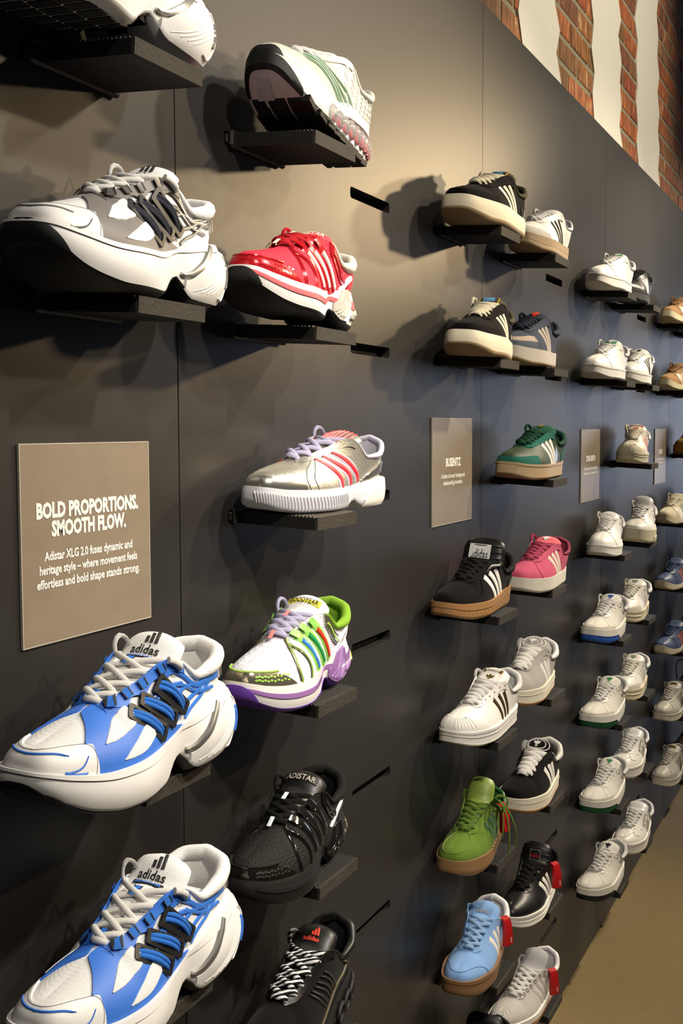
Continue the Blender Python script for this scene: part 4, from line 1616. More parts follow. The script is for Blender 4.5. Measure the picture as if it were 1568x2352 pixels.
campus('grey suede trainer with wide white laces behind the shell-toe trainer', 5, 4, 'grey suede trainer', fab('grey suede', (.34, .32, .31), 'suede'), fab('pale stripe', (.66, .64, .62), 'suede'), gum, wmesh, fab('pale grey lining', (.62, .62, .64), 'leather'))
campus('black suede trainer with wide white laces and ringed trefoil tongue', 5, 5, 'black suede trainer with wide laces', bsuede, wstripe, fab('orange gum rubber', (.40, .19, .07), 'rubber'), white_lace, fab('grey leather lining', (.50, .50, .48), 'leather'))


# security tags and bright suede shoes
redp = M('red security tag plastic', (.42, .012, .014), .22, coat=.5)


def red_tag(s, label, q=.66, lean=-8, dz=0.0, dx=0.0):
    """red hard tag clipped over the collar of a shoe (a thing of its own)"""
    T = s.up.top(np.array([q]))[0]
    loc = s.root.matrix_basis @ Vector((T[0] - s.up.L * .5 + dx, T[1] - .003, T[2] + dz + .002))
    r = empty('security_tag', loc, (s.root.rotation_euler.x, 0, s.root.rotation_euler.z - R(28)))
    tag(r, label, 'tag', 'red security tags')
    # folded clip: outer leg, bend, inner leg
    out = [(-.0015 - .012 * min(1, t) + (-.010 * max(0, t - 1)), -.048 * t) for t in np.linspace(0, 1, 6)]
    prof = [(.010, -.022), (.009, -.006), (.006, .004), (0, .0075), (-.007, .005), (-.0105, -.004), (-.0135, -.024), (-.0155, -.046)]
    V, F = [], []
    wd = [.0095, .0095, .0095, .0095, .0095, .0105, .0118, .0125]
    for sgn in (1, -1):
        for i, ((yy, zz), w) in enumerate(zip(prof, wd)):
            a, b = prof[max(0, i - 1)], prof[min(len(prof) - 1, i + 1)]
            d = np.array([b[0] - a[0], b[1] - a[1]])
            d /= np.linalg.norm(d)
            nx_, nz_ = d[1], -d[0]
            o = .0036 * (1 if sgn > 0 else -1)
            V += [(-w, yy - nx_ * o, zz - nz_ * o), (w, yy - nx_ * o, zz - nz_ * o)]
    n = len(prof)
    for i in range(n - 1):
        a, b = 2 * i, 2 * i + 2
        F += [(a, a + 1, b + 1, b), (2 * n + a, 2 * n + b, 2 * n + b + 1, 2 * n + a + 1), (a, b, 2 * n + b, 2 * n + a), (a + 1, 2 * n + a + 1, 2 * n + b + 1, b + 1)]
    F += [(0, 2 * n, 2 * n + 1, 1), (2 * n - 2, 2 * n - 1, 4 * n - 1, 4 * n - 2)]
    tb_ = mesh('tag_body', V, F, redp, r, 35)
    V2, F2 = text2d('SAFE', .02)
    W = V2 * [.0048, .0048]
    P = np.array([(.0055 + 0 * x, -.0142 - .0028 - (y_ + .02) * .09, 0) for x, y_ in W])
    # lettering runs up the outer leg
    zz = -.040 + (W[:, 0] - W[:, 0].min())
    yy = np.interp(zz, [-.046, -.024, -.004], [-.0155, -.0135, -.0105]) - .0042
    mesh('tag_lettering', np.c_[.0078 - W[:, 1], yy, zz], F2, white_ink, r, 0)
    return r


gs = fab('lime green suede', (.105, .18, .022), 'suede')
gl = fab('olive green lace', (.09, .16, .025), 'lace')


def ex_lime(s):
    mb = MB()
    s.up.strip([(.33, .86), (.28, .66), (.20, .54), (.10, .48), (0, .46), (-.10, .48), (-.20, .54), (-.28, .66), (-.33, .86)], .0016, .0014, 60, mb)
    mb.build('toe_piping', fab('pale lime piping', (.17, .25, .05), 'suede'), s.root)
    T = s.up.top(np.array([s.up.sco - .06]))[0]
    for k, (dy, dxx, ln, c) in enumerate(((0, .004, .075, 0), (-.010, .012, .085, 0), (.004, -.012, .05, 0), (-.006, -.004, .09, 0))):
        P = [T + [0, 0, .004], T + [dxx * .6, -.018, .012 - .004 * k], T + [dxx, -.032 + dy * .4, -.010], T + [dxx * 2.2, -.040 + dy, -ln * .6], T + [dxx * 2.6, -.040 + dy, -ln]]
        MB().tube(smooth_path(P, 18), .0034, 8, .4, [0, -1, .2]).build('loose_lace', gl, s.root, 60)
    for dxx in (-.012, .014):
        P = [T + [0, -.002, .004], T + [dxx, -.014, .018], T + [dxx * 1.6, -.030, .010], T + [dxx * .8, -.026, -.006], T + [0, -.006, .002]]
        MB().tube(smooth_path(P, 18), .0034, 8, .4, [0, -1, .5]).build('lace_bow', gl, s.root, 60)


lime = classic('skate_shoe', 'lime green suede shoe with loose laces and red tag', 4, 5, 'lime green suede shoe', bands=[('midsole', 0, 1, fab('brown translucent rubber', (.26, .15, .07), 'rubber', rough=.4))], upper=gs, zs=((0, .035), (.12, .031), (.4, .029), (.7, .029), (1, .031)),
               lace=gl, lc=dict(n=7, w=.0040, flat=.4, rise=.007), tongue=fab('lime tongue leather', (.20, .28, .05), 'leather'), tg=dict(ext=.040, hw=.028, back=.030, th=.006), lining=fab('dark green gloss lining', (.015, .10, .025), 'leather', rough=.3),
               st=fab('mint stripe', (.07, .16, .09), 'leather'), sc=dict(w=.011), extra=ex_lime, ws=1.03, yaw=-4)
red_tag(lime, 'red security tag clipped to the lime green suede shoe')


def ex_bv(s):
    big_tongue(s, bleather, False)
    ch = s.tg.chart(.88)
    MB().tube(ch(rrect(.024, .014, .001), .001), .0006, 6, .5, [-1, 0, .7], closed=True).build('tongue_label', fab('grey thread', (.4, .38, .38), 'lace'), s.root)
    lettering(ch, 'adidas', .020, .0014, None, (0, -.003), .01).build('label_lettering', fab('red thread', (.5, .03, .03), 'lace'), s.root, 0)
    rings(wrub, 2, .55, .80)(s)


bv = classic('skate_shoe', 'black leather skate shoe with ribbed tongue, white sole and red tag', 5, 6, 'black leather skate shoe', top=LOWTOP, bands=cup(wrub, wrub, .2), upper=bleather, tongue=bleather, tg=dict(ext=.040, hw=.032, back=.020, th=.008, drop=.007, flare=1.12),
             lace=fab('black lace', (.006, .006, .006), 'lace'), lc=dict(n=7, w=.0040, rise=.007), st=wstripe, sc=dict(w=.0125), extra=ex_bv, off=.003)
red_tag(bv, 'red security tag clipped to the black leather skate shoe', .64)

lb = fab('light blue suede', (.20, .36, .66), 'suede')


def ex_lb(s):
    mb = MB()
    s.up.strip([(.34, .06), (.30, .34), (.22, .52), (.1, .58), (-.1, .58), (-.22, .52), (-.30, .34)], .0012, .0010, 40, mb)
    mb.build('toe_stitching', fab('blue stitch', (.14, .27, .52), 'lace'), s.root)
    ch = s.tg.chart(.80)
    on(ch, *ngon(rrect(.040, .020, .002), 2), .001).build('tongue_label', fab('blue label', (.16, .30, .58), 'suede'), s.root, 0)
    lettering(ch, 'adidas', .030, .0018, None, (0, -.004), .015).build('label_lettering', fab('grey thread', (.4, .38, .38), 'lace'), s.root, 0)


lbs = classic('skate_shoe', 'light blue suede skate shoe with brown gum sole and red tag', 4, 6, 'light blue suede shoe', bands=[('midsole', 0, .80, dgum), ('sole_lip', .78, 1, dgum, .0014)], upper=lb, lace=fab('light blue lace', (.28, .46, .74), 'lace'), lc=dict(n=6, w=.0038, flat=.5, rise=.0075),
              tongue=lb, tg=dict(ext=.014, hw=.033, th=.009), lining=fab('white lining leather', (.68, .69, .72), 'leather'), rc=.007, st=wstripe, sc=dict(w=.0125, tops=(.485, .53, .58)), zs=((0, .038), (.12, .034), (.4, .032), (.7, .031), (1, .033)), extra=ex_lb, ws=1.02, off=.005, yaw=-3)
red_tag(lbs, 'red security tag clipped to the light blue suede shoe', .66)


def ex_luc(s):
    chm = fab('chrome eyelet', (.7, .7, .7), 'metal', rough=.15)
    for q in np.linspace(s.up.sth + .022, s.up.sco - .030, 7):
        ch = s.up.chart(q, .87)
        MB().tube(ch(ell(.0038, .0038, 12), .0020), .0011, 6, 1, [0, -1, .6], closed=True).build('eyelet', chm, s.root)
    mb = MB()
    for q in (-.16, -.09, -.02, .05, .12, .18):
        for v in (.62, .72, .82):
            on(s.up.chart(q, v), *ngon(ell(.0009, .0009, 8)), .0004, mb)
    tag(mb.build('toe_perforation', ink_mat, s.root, 0), kind='stuff')
    s.sticker()
    x = .80 * s.up.L
    z = float(s.up.zs(.8)) + .0172
    MB().add([(x - .022, -.018, z), (x - .004, -.018, z + .0045), (x - .004, .000, z + .0045), (x - .022, .000, z)], [(0, 1, 2, 3)]).build('price_sticker', M('fluorescent pink sticker', (.85, .12, .16), .6), s.root, 0)


luc = classic('skate_shoe', 'pale grey skate shoe with chrome eyelets, price label and red tag', 5, 7, 'pale grey skate shoe', bands=[('outsole', 0, .55, fab('orange gum rubber', (.40, .19, .07), 'rubber')), ('midsole', .55, 1, wrub, .0012)], upper=fab('pale grey canvas', (.50, .48, .46), 'mesh'),
              eyestay=fab('pale grey leather', (.52, .50, .48), 'leather'), lace=white_lace, lc=dict(n=7, w=.0042, flat=.45, v=.875, rise=.0075), tongue=fab('grey ribbed tongue', (.42, .42, .45), 'knit'), tg=dict(ext=.026, hw=.031, th=.008), lining=fab('white lining leather', (.68, .69, .72), 'leather'), rc=.006,
              st=fab('pale stripe canvas', (.58, .56, .54), 'knit'), sc=dict(w=.0150), extra=ex_luc, top=LOWTOP)
red_tag(luc, 'red security tag clipped to the pale grey skate shoe', .66)

# the dark shoe at the bottom edge of the photograph
classic('skate_shoe', 'black shoe with ribbed tongue cut off at the bottom edge', 4, 7, 'black shoe at the bottom edge', top=LOWTOP, bands=cup(fab('black rubber', BLACK, 'rubber')), upper=bleather, tongue=bleather, tg=dict(ext=.046, hw=.036, back=.020, th=.008, drop=.006, flare=1.15),
        lace=fab('black lace', (.006, .006, .006), 'lace'), st=bsuede, extra=lambda s: big_tongue(s, bleather, False))


# ---- white court shoes
def stan(label, ci, ri, under, tint, gr, **k):
    def ex(s):
        vamp_seam(fab('white seam', (.66, .64, .60), 'leather'))(s)
        ch = s.tg.chart(.84)
        on(ch, *ngon(rrect(.034, .024, .002), 2), .001).build('tongue_label', tint, s.root, 0)
        trefoil(ch, .014, .0016, None, (0, -.002)).build('logo', wleather, s.root, 0)
        mb = MB()
        for a, b in zip((.50, .54, .58), (.545, .585, .625)):
            for t in np.linspace(0, 1, 8):
                on(s.up.chart(b + (a - b) * t, .08 + .58 * t), *ngon(ell(.0011, .0011, 8)), .0004, mb)
        tag(mb.build('perforated_stripes', fab('grey shade', (.35, .34, .32), 'leather'), s.root, 0), kind='stuff')
    return classic('court_shoe', label, ci, ri, under, bands=cup(wrub, wrub, .2), upper=wleather, lace=white_lace, lc=dict(n=7, w=.0040, flat=.5), lining=wmesh, rc=.006, heel=tint, heel_v=(.6, .96), extra=ex, top=LOWTOP, group=gr, **k)


greenp = fab('soft green leather', (.12, .28, .16), 'leather')
GS = 'white court shoes with perforated stripes'
stan('white court shoe with green tongue label in the top row', 7, 0, 'upper white court shoe with green label', greenp, GS)
stan('white court shoe with green tongue label above the STAN SMITH sign', 7, 1, 'white court shoe above the STAN SMITH sign', greenp, GS)
stan('plain white court shoe directly below the STAN SMITH sign', 7, 3, 'plain white court shoe', fab('white label', (.70, .70, .70), 'leather'), GS)


def laver(label, ci, ri, under, c, lab, **k):
    def ex(s):
        s.guard(fab('pale suede bumper', (.60, .57, .50), 'suede'), -.37, .37, 0, lambda q: .24 + .10 * np.cos(np.clip(q / .37, -1, 1) * math.pi / 2), .0022, 'toe_bumper', both=False, n=36)
        vamp_seam(fab('white seam', (.66, .64, .60), 'leather'))(s)
        s.sole.patch(.52, .68, .10, [(.52, .35), (.56, .75), (.68, .92)], .0022, 14, 6).build('sole_window', wrub, s.root)
        for kx in range(3):
            s.sole.strip([(.60 + .05 * kx, .30), (.66 + .06 * kx, .55), (.74 + .06 * kx, .72)], .003, .0024, 10).build('sole_vent', fab('grey vent', (.42, .41, .38), 'rubber'), s.root)
        s.guard(fab('grey quarter insert', (.40, .39, .37), 'mesh'), .63, .69, [(.63, .58), (.69, .68)], [(.63, .66), (.69, .90)], .0014, 'quarter_insert')
        ch = s.tg.chart(.82)
        on(ch, *ngon(rrect(.036, .036, .002), 2), .001).build('tongue_label', wleather, s.root, 0)
        trefoil(ch, .020, .0016, None, (0, .003)).build('logo', lab, s.root, 0)
        lettering(ch, 'adidas', .026, .0016, None, (0, -.016), .015).build('label_lettering', lab, s.root, 0)
    return classic('court_shoe', label, ci, ri, under, bands=[('outsole', [(0, 0), (1, 0)], [(0, .52), (.40, .52), (.50, .08), (1, .18)], c), ('midsole', [(0, .52), (.40, .52), (.50, .08), (1, .18)], 1, wrub, .0016)], zs=((0, .042), (.12, .038), (.4, .034), (.6, .034), (.8, .037), (1, .040)),
                   upper=fab('white court mesh', (.74, .72, .67), 'mesh'), eyestay=wleather, lace=white_lace, lc=dict(n=7, w=.0038, flat=.55), lining=wmesh, rc=.0065, tg=dict(ext=.014, hw=.032, th=.009), holes=fab('grey shade', (.35, .34, .32), 'leather'),
                   heel=lab, heel_v=(.62, .97), heel_q=.92, extra=ex, group='white court shoes with coloured soles', **k)


bl_s, gr_s, nv_s = fab('royal blue rubber', (.015, .09, .42), 'rubber'), fab('dark green rubber', (.006, .075, .025), 'rubber'), fab('navy black rubber', (.008, .009, .014), 'rubber')
laver('white court shoe with royal blue sole', 7, 4, 'white court shoe with blue sole', bl_s, fab('blue print', (.03, .12, .45), 'leather'))
laver('upper of two white court shoes with dark green soles', 7, 5, 'upper green-soled court shoe', gr_s, fab('green print', (.04, .28, .10), 'leather'))
laver('lower of two white court shoes with dark green soles', 7, 6, 'lower green-soled court shoe', gr_s, fab('green print', (.04, .28, .10), 'leather'))
laver('white court shoe with navy black sole near the floor', 7, 7, 'white court shoe with navy sole', nv_s, fab('navy print', (.012, .016, .035), 'leather'))

# column eight
classic('trainer', 'black leather trainer with white stripes behind the top white court shoe', 8, 0, 'black trainer with white stripes', top=LOWTOP, bands=cup(fab('grey black rubber', (.035, .034, .034), 'rubber')), upper=bleather, lace=fab('black lace', (.006, .006, .006), 'lace'), st=wstripe, sc=dict(w=.0115), ws=.95, tongue=bleather, lining=bleather)
classic('trainer', 'pale white trainer with grey stripes and white sole', 8, 1, 'pale trainer with grey stripes', top=LOWTOP, bands=cup(wrub), upper=fab('cool white leather', (.66, .66, .64), 'leather'), lace=white_lace, lining=wmesh, st=fab('dark grey suede', (.08, .075, .065), 'suede'), sc=dict(w=.0085),
        extra=tongue_patch(None, ink=ink_mat, tre=True))
creaml = fab('cream leather', (.70, .66, .54), 'leather')
shelltoe('cream shell-toe trainer with pink stripes and red tongue label', 8, 2, 'cream shell-toe trainer', creaml, fab('cream shell rubber', (.66, .61, .46), 'rubber'), fab('pink stripe', (.62, .25, .22), 'leather'), fab('red label', (.62, .04, .05), 'leather'), lace=fab('cream lace', (.76, .71, .56), 'lace'), dx=0, yaw=0)


def ex_chunk(s):
    s.guard(wleather, -.36, .36, 0, lambda q: .42 + 0 * q, .003, 'mudguard', both=False, n=36)
    s.sole.patch(.36, .60, .05, .45, .002, 14, 4).build('sole_panel', offr, s.root)
    s.guard(wleather, .60, .76, .05, .62, .0022, 'quarter_overlay')
    vamp_seam(fab('white seam', (.66, .64, .60), 'leather'))(s)


classic('chunky_trainer', 'chunky white trainer with tall grey tongue and cream sole', 8, 3, 'chunky white trainer', ws=1.08, hz=1.06, zs=((0, .043), (.12, .039), (.4, .037), (.7, .038), (1, .042)), bands=[('outsole', 0, .25, creamr), ('midsole', .25, 1, fab('ivory rubber', (.70, .64, .48), 'rubber'))], upper=wleather, lace=white_lace, lc=dict(n=6, w=.0045),
        tongue=fab('pale grey satin', (.48, .48, .50), 'leather'), tg=dict(ext=.030, hw=.034, th=.012), lining=wmesh, rc=.008, st=wleather, extra=ex_chunk, off=.007)


def retro(label, ri, under, **k):
    gseam = fab('grey groove', (.30, .28, .24), 'leather')

    def ex(s):
        s.guard(fab('pale suede bumper', (.60, .57, .50), 'suede'), -.36, .36, 0, lambda q: .36 + 0 * q, .0022, 'toe_bumper', both=False, n=36)
        s.stripes(gseam, (.478, .520, .562), (.552, .592, .630), w=.0016, t=.0016, both=False, name='stripe_edge')
        s.sole.strip([(-.35 + i * .7 / 30, .55) for i in range(31)], .004, .0018, 40).build('sole_bead', creamr, s.root)
        tongue_patch(None, ink=fab('faded green print', (.28, .36, .28), 'leather'), tre=True, h=.026)(s)
        s.sole.patch(.62, 1.0, .1, .95, .0025, 16, 4).build('heel_block', creamr, s.root)
    return classic('retro_trainer', label, 8, ri, under, bands=cup(creamr, creamr, .2), zs=((0, .038), (.12, .033), (.4, .031), (.7, .033), (1, .037)), upper=wleather, lace=fab('ivory lace', (.76, .74, .66), 'lace'), lc=dict(n=7, w=.0044, flat=.6, rise=.0075), lining=fab('pale grey lining', (.62, .62, .64), 'leather'),
                   rc=.0075, tg=dict(ext=.010, hw=.035, th=.012), st=wleather, extra=ex, group='ivory retro trainers', **k)


retro('upper of two ivory retro trainers, behind the blue-soled court shoe', 4, 'upper ivory retro trainer')
retro('lower of two ivory retro trainers, behind the upper green-soled court shoe', 5, 'lower ivory retro trainer')


def rallye(label, ri, under):
    gseam = fab('grey white groove', (.46, .45, .44), 'leather')

    def ex(s):
        mb = MB()
        for p in ([(.36, .78), (.30, .68), (.28, .50), (.34, .36)], [(.40, .60), (.44, .50), (.48, .62)], [(.33, .62), (.22, .72), (.1, .76), (-.1, .76)]):
            s.up.strip(p, .0020, .0014, 20, mb)
        mb.build('panel_seams', gseam, s.root)
        s.stripes(gseam, (.480, .512, .545, .577), (.552, .582, .612, .640), w=.0018, t=.0018, both=False, name='stripe_edge', vt=.60)
        ch = s.up.chart(.535, .74, R(32))
        on(ch, *ngon(rrect(.048, .012, .005), 2), .0028).build('side_patch', wleather, s.root, 0)
        lettering(ch, 'adidas', .034, .0036, None, (0, -.003), .01).build('side_lettering', fab('faded green print', (.28, .36, .28), 'leather'), s.root, 0)
    return classic('retro_trainer', label, 8, ri, under, bands=cup(wrub, offr, .25), zs=((0, .039), (.12, .034), (.4, .033), (.7, .035), (1, .039)), upper=wleather, lace=white_lace, lc=dict(n=7, w=.0042, flat=.55, rise=.0075), lining=fab('pale grey lining', (.62, .62, .64), 'leather'), rc=.0065,
                   tongue=fab('pearl leather tongue', (.66, .66, .67), 'leather', rough=.3), tg=dict(ext=.014, hw=.034, th=.010), st=None, extra=ex, ws=1.03, group='white seamed trainers')


rallye('upper of two white seamed trainers with oval side patch', 6, 'upper white seamed trainer')
rallye('lower of two white seamed trainers with oval side patch', 7, 'lower white seamed trainer')


# columns ten and eleven
def slim(label, ci, ri, under, up_, panel, sole_, st, lace, gr=None, toe_rise=.10, **k):
    """low racing shoe with a wedge sole that curls up over the toe"""
    def ex(s):
        s.sole.patch(-.30, .30, .2, lambda q: 1.0 + 0 * q, .001, 30, 4).build('toe_wedge', sole_, s.root)
        s.guard(panel, .34, .47, 0.02, [(.34, .80), (.40, .72), (.47, .55)], .0016, 'side_panel')
        vamp_seam(panel)(s)
    return classic('racing_trainer', label, ci, ri, under, bands=[('midsole', 0, 1, sole_)], zs=((0, .036), (.10, .025), (.25, .017), (.5, .016), (.8, .019), (1, .023)), z0=((0, .014), (.08, .004), (.2, 0), (.93, 0), (1, .004)), hz=.90, ws=.93, top=LOWTOP,
                   upper=up_, lace=lace, lc=dict(n=7, w=.0036, flat=.6, rise=.007), lining=up_, tg=dict(ext=.012, hw=.032, th=.008), st=st, sc=dict(w=.0090), extra=ex, group=gr, off=.003, **k)


tanl = fab('tan suede', (.38, .22, .11), 'suede')
tan2 = fab('pale tan leather', (.50, .32, .17), 'leather')
GT = 'tan racing trainers'
slim('tan suede racing trainer at the right edge in the top row', 10, 0, 'upper tan racing trainer', tanl, tan2, fab('cream wedge', (.74, .67, .46), 'rubber'), wstripe, fab('tan lace', (.34, .18, .09), 'lace'), GT)
slim('tan suede racing trainer with white stripes in the second row', 10, 1, 'lower tan racing trainer', tanl, tan2, fab('cream wedge', (.74, .67, .46), 'rubber'), wstripe, fab('tan lace', (.34, .18, .09), 'lace'), GT)
slim('cream racing trainer with pale green stripes below the farthest sign', 10, 3, 'cream racing trainer', fab('cream suede', (.62, .57, .42), 'suede'), creaml, creamr, fab('pale green stripe', (.34, .42, .25), 'leather'), fab('cream lace', (.76, .71, .56), 'lace'))
blu = fab('denim blue leather', (.075, .11, .21), 'leather')
GB = 'blue racing trainers with orange stripes'
slim('upper of two blue racing trainers with orange stripes', 10, 4, 'upper blue racing trainer', blu, fab('denim blue suede', (.060, .085, .16), 'suede'), creamr, fab('orange stripe', (.68, .14, .035), 'leather'), fab('blue lace', (.06, .09, .18), 'lace'), GB)
slim('lower of two blue racing trainers with orange stripes', 10, 5, 'lower blue racing trainer', blu, fab('denim blue suede', (.060, .085, .16), 'suede'), creamr, fab('orange stripe', (.68, .14, .035), 'leather'), fab('blue lace', (.06, .09, .18), 'lace'), GB)


def greyw(label, ri, under):
    gseam = fab('dark groove', (.14, .12, .08), 'leather')

    def ex(s):
        s.guard(fab('grey suede bumper', (.46, .44, .38), 'suede'), -.36, .36, 0, lambda q: .34 + 0 * q, .0022, 'toe_bumper', both=False, n=36)
        vamp_seam(gseam, w=.0014)(s)
        s.stripes(gseam, (.478, .506, .534, .562), (.552, .580, .606, .630), w=.0016, t=.0016, both=False, name='stripe_edge')
        tongue_patch(fab('gold foil', (.45, .32, .08), 'metal'), .026, .012, .86)(s)
    return classic('court_shoe', label, 10, ri, under, bands=cup(offr, offr, .2), upper=fab('dove white leather', (.58, .56, .50), 'leather'), lace=fab('dove lace', (.60, .57, .50), 'lace'), lining=fab('pale grey lining', (.62, .62, .64), 'leather'), st=None, extra=ex, group='dove white court shoes')


greyw('upper of two dove white court shoes with gold tongue label', 6, 'upper dove white court shoe')
greyw('lower of two dove white court shoes with gold tongue label', 7, 'lower dove white court shoe')

amber = fab('amber gum rubber', (.45, .22, .04), 'rubber', rough=.4)
classic('trainer', 'tan trainer with amber sole cut off beside the farthest sign', 11, 2, 'tan trainer with amber sole', bands=[('midsole', 0, 1, amber)], upper=fab('ochre suede', (.42, .23, .06), 'suede'), lace=fab('cream lace', (.76, .71, .56), 'lace'), st=wstripe, zs=((0, .037), (.12, .033), (.4, .030), (.7, .030), (1, .032)))
dgs = fab('bottle green suede', (.006, .050, .028), 'suede')
GG = 'dark green trainers at the right edge'
for ri, t in ((3, 'highest of three dark green trainers at the right edge'), (4, 'middle of three dark green trainers at the right edge'), (5, 'lowest of three dark green trainers at the right edge')):
    classic('trainer', t, 11, ri, t, bands=cup(gum), upper=dgs, lace=fab('bottle green lace', (.006, .055, .030), 'lace'), st=wstripe, group=GG)


def ex_loose(s):
    T = s.up.top(np.array([2 - s.up.sco + .05]))[0]
    P = [T, T + [-.02, .01, .022], T + [-.06, .02, .026], T + [-.09, .02, .012], T + [-.085, .02, -.02], T + [-.08, .015, -.05]]
    MB().tube(smooth_path(P, 22), .0026, 8, .8, [0, -1, .2]).build('loose_lace', fab('black lace', (.006, .006, .006), 'lace'), s.root, 60)


maroon = fab('black maroon leather', (.022, .010, .009), 'leather')
dk1 = classic('trainer', 'upper of two black maroon trainers with a looped lace', 11, 6, 'upper black maroon trainer', bands=cup(fab('black rubber', BLACK, 'rubber')), upper=maroon, lace=fab('black lace', (.006, .006, .006), 'lace'), st=bsuede, extra=ex_loose)
red_tag(dk1, 'red security tag on the upper black maroon trainer at the right edge', .60)
classic('trainer', 'lower of two black maroon trainers near the floor', 11, 7, 'lower black maroon trainer', bands=cup(fab('black rubber', BLACK, 'rubber')), upper=maroon, lace=fab('black lace', (.006, .006, .006), 'lace'), st=bsuede)
for ri in (0, 1):
    classic('trainer', ('tan trainer on the rear shelf of the top row', 'tan trainer on the rear shelf of the second row')[ri], 11, ri, ('tan rear trainer of the top row', 'tan rear trainer of the second row')[ri], bands=cup(creamr), upper=tanl, lace=fab('tan lace', (.34, .18, .09), 'lace'), st=wstripe)


# ------------------------------------------------------------------ running and soccer shoes of the second column
def runner(label, ci, ri, under, meshm, toe_m, line_m, over_m, bandm, inserts, mid_m, mid2_m, out_m, bump_m, clip_m, lens_m, refl_m, counter_m, lin_m, lace_m, lacee_m, tongue_m, txt, txt_bg, txt_ink, dx=-.012, y=-.078, yaw=-5, group=None, label_in=False):
    wl = ((0, .038), (.13, .046), (.30, .051), (.52, .042), (.72, .038), (1, .038))
    wm = ((0, .038), (.13, .044), (.30, .047), (.52, .037), (.72, .036), (1, .038))
    zs = ((0, .040), (.08, .034), (.22, .030), (.42, .032), (.58, .038), (.72, .046), (.85, .052), (1, .054))
    top = [(0, .085, 0, .066), (.19, .15, 0, .071), (.375, .315, 0, .086), (.41, .345, .013, .090), (.49, .45, .021, .103), (.57, .59, .030, .112),
           (.605, .64, .035, .108), (.70, .755, .037, .086), (.80, .865, .036, .088), (.90, .95, .026, .103), (1, .985, 0, .110)]
    u = Upper(L=.288, wl=wl, wm=wm, zs=zs, top=top, bul=.005, e=.57)
    z0 = ((0, .024), (.05, .013), (.14, .003), (.24, 0), (.52, 0), (.585, .012), (.63, .016), (.68, .006), (.72, 0), (.92, 0), (1, .012))
    s = Shoe('running_shoe', label, u, z0, group, off=[(0, .005), (.28, .006), (.5, .003), (.62, -.001), (.74, .005), (1, .006)], bulge=[(0, .002), (.3, .003), (.6, -.001), (.75, .005), (1, .006)], lap=.004, under=.006)
    r = s.root
    s.sole.ring('outsole', out_m, 0, .16, r, nq=128, t=.0010)
    s.sole.ring('midsole', mid_m, .16, .55, r, nq=128, nv=8)
    s.sole.ring('midsole_band', mid2_m, .55, .74, r, nq=128, t=.0012, nv=5)
    s.sole.ring('midsole_rim', mid_m, .74, 1.0, r, nq=128, nv=6)
    s.sole.patch(-.11, .11, 0, lambda q: .72 * np.clip(1 - (np.abs(q) / .115) ** 1.8, 0, 1) + .14, .0024, 36, 8).build('toe_bumper', bump_m, r)
    s.sole.patch(.60, .72, .20, [(.60, .50), (.66, 1.0), (.72, 1.0)], .0030, 14, 6).build('arch_clip', clip_m, r)
    for k in range(5):
        s.sole.strip([(.61 + .014 * k, .30), (.64 + .016 * k, .60), (.67 + .012 * k, .95)], .0026, .0046, 12).build('arch_rib', clip_m, r)
    s.sole.strip([(.74, .34), (.84, .40), (.94, .58), (1.04, .62)], .0130, .0036, 20, taper=[(0, .5), (.3, 1), (1, .9)]).build('heel_clip', clip_m, r)
    s.sole.strip([(.86, .44), (.91, .52), (.965, .62)], .0085, .0052, 14, taper=[(0, .2), (.4, 1), (.8, 1), (1, .3)]).build('heel_lens', lens_m, r)
    s.body(meshm, 104, 20)
    s.toe(toe_m, .33, .40, .06, .0020, 'toe_guard', power=5)
    s.up.strip([(-.22, .42), (-.1, .43), (.1, .43), (.24, .40)], .0040, .0030, 30).build('toe_line', line_m, r)
    mb = MB()
    for k in range(11):
        for j in range(2):
            on(s.up.chart(.10 + k * .018, .20 + .09 * j + .02 * (k % 2)), *ngon(ell(.0022, .0013, 10)), .0026, mb)
    tag(mb.build('toe_perforation', line_m if not label_in else ink_mat, r, 0), kind='stuff')
    for p, w in (([(.355, .04), (.352, .36), (.375, .66), (.400, .90)], .010), ([(.420, .04), (.428, .30), (.415, .52), (.385, .76)], .008)):
        s.up.strip(p, w, .0020, 22).build('forefoot_overlay', over_m, r)
        s.up.strip(p, w * .35, .0030, 22).build('overlay_line', line_m, r)
        s.up.strip([(2 - a, b) for a, b in p], w, .0020, 22).build('forefoot_overlay', over_m, r)
    # banded stripes with coloured inserts
    for (a, b), im in zip(((.432, .500), (.476, .552), (.520, .604)), inserts):
        pth = [(b, .06), (a * .4 + b * .6, .46), (a, .90)]
        s.up.strip(pth, .0200, .0022, 22).build('stripe_band', bandm, r)
        ins = [(b * .92 + a * .08, .13), (a * .42 + b * .58, .44), (a * .80 + b * .20, .70)]
        s.up.strip(ins, .0118, .0036, 18).build('stripe_insert', im, r)
        ch = s.up.chart(a, .90, R(-60))
        on(ch, *ngon(rrect(.012, .011, .002), 2), .0046).build('lace_tab', bandm, r, 0)
        on(s.up.chart(2 - a, .92, R(60)), *ngon(rrect(.012, .012, .002), 2), .0046).build('lace_tab', bandm, r, 0)
    # quarter
    s.guard(over_m, .585, .70, [(.585, .70), (.64, .42), (.70, .24)], [(.585, .98), (.64, .86), (.70, .70)], .0018, 'quarter_overlay')
    s.up.strip([(.60, .78), (.645, .64), (.70, .40)], .006, .0034, 14).build('quarter_line', line_m, r)
    s.up.patch(.655, .705, [(.655, .48), (.705, .36)], [(.655, .66), (.705, .60)], .0030, 8, 5).build('quarter_window', meshm, r)
    s.up.strip([(.655, .03), (.705, .26), (.755, .48), (.80, .62)], .0115, .0040, 18).build('reflective_strip', refl_m, r)
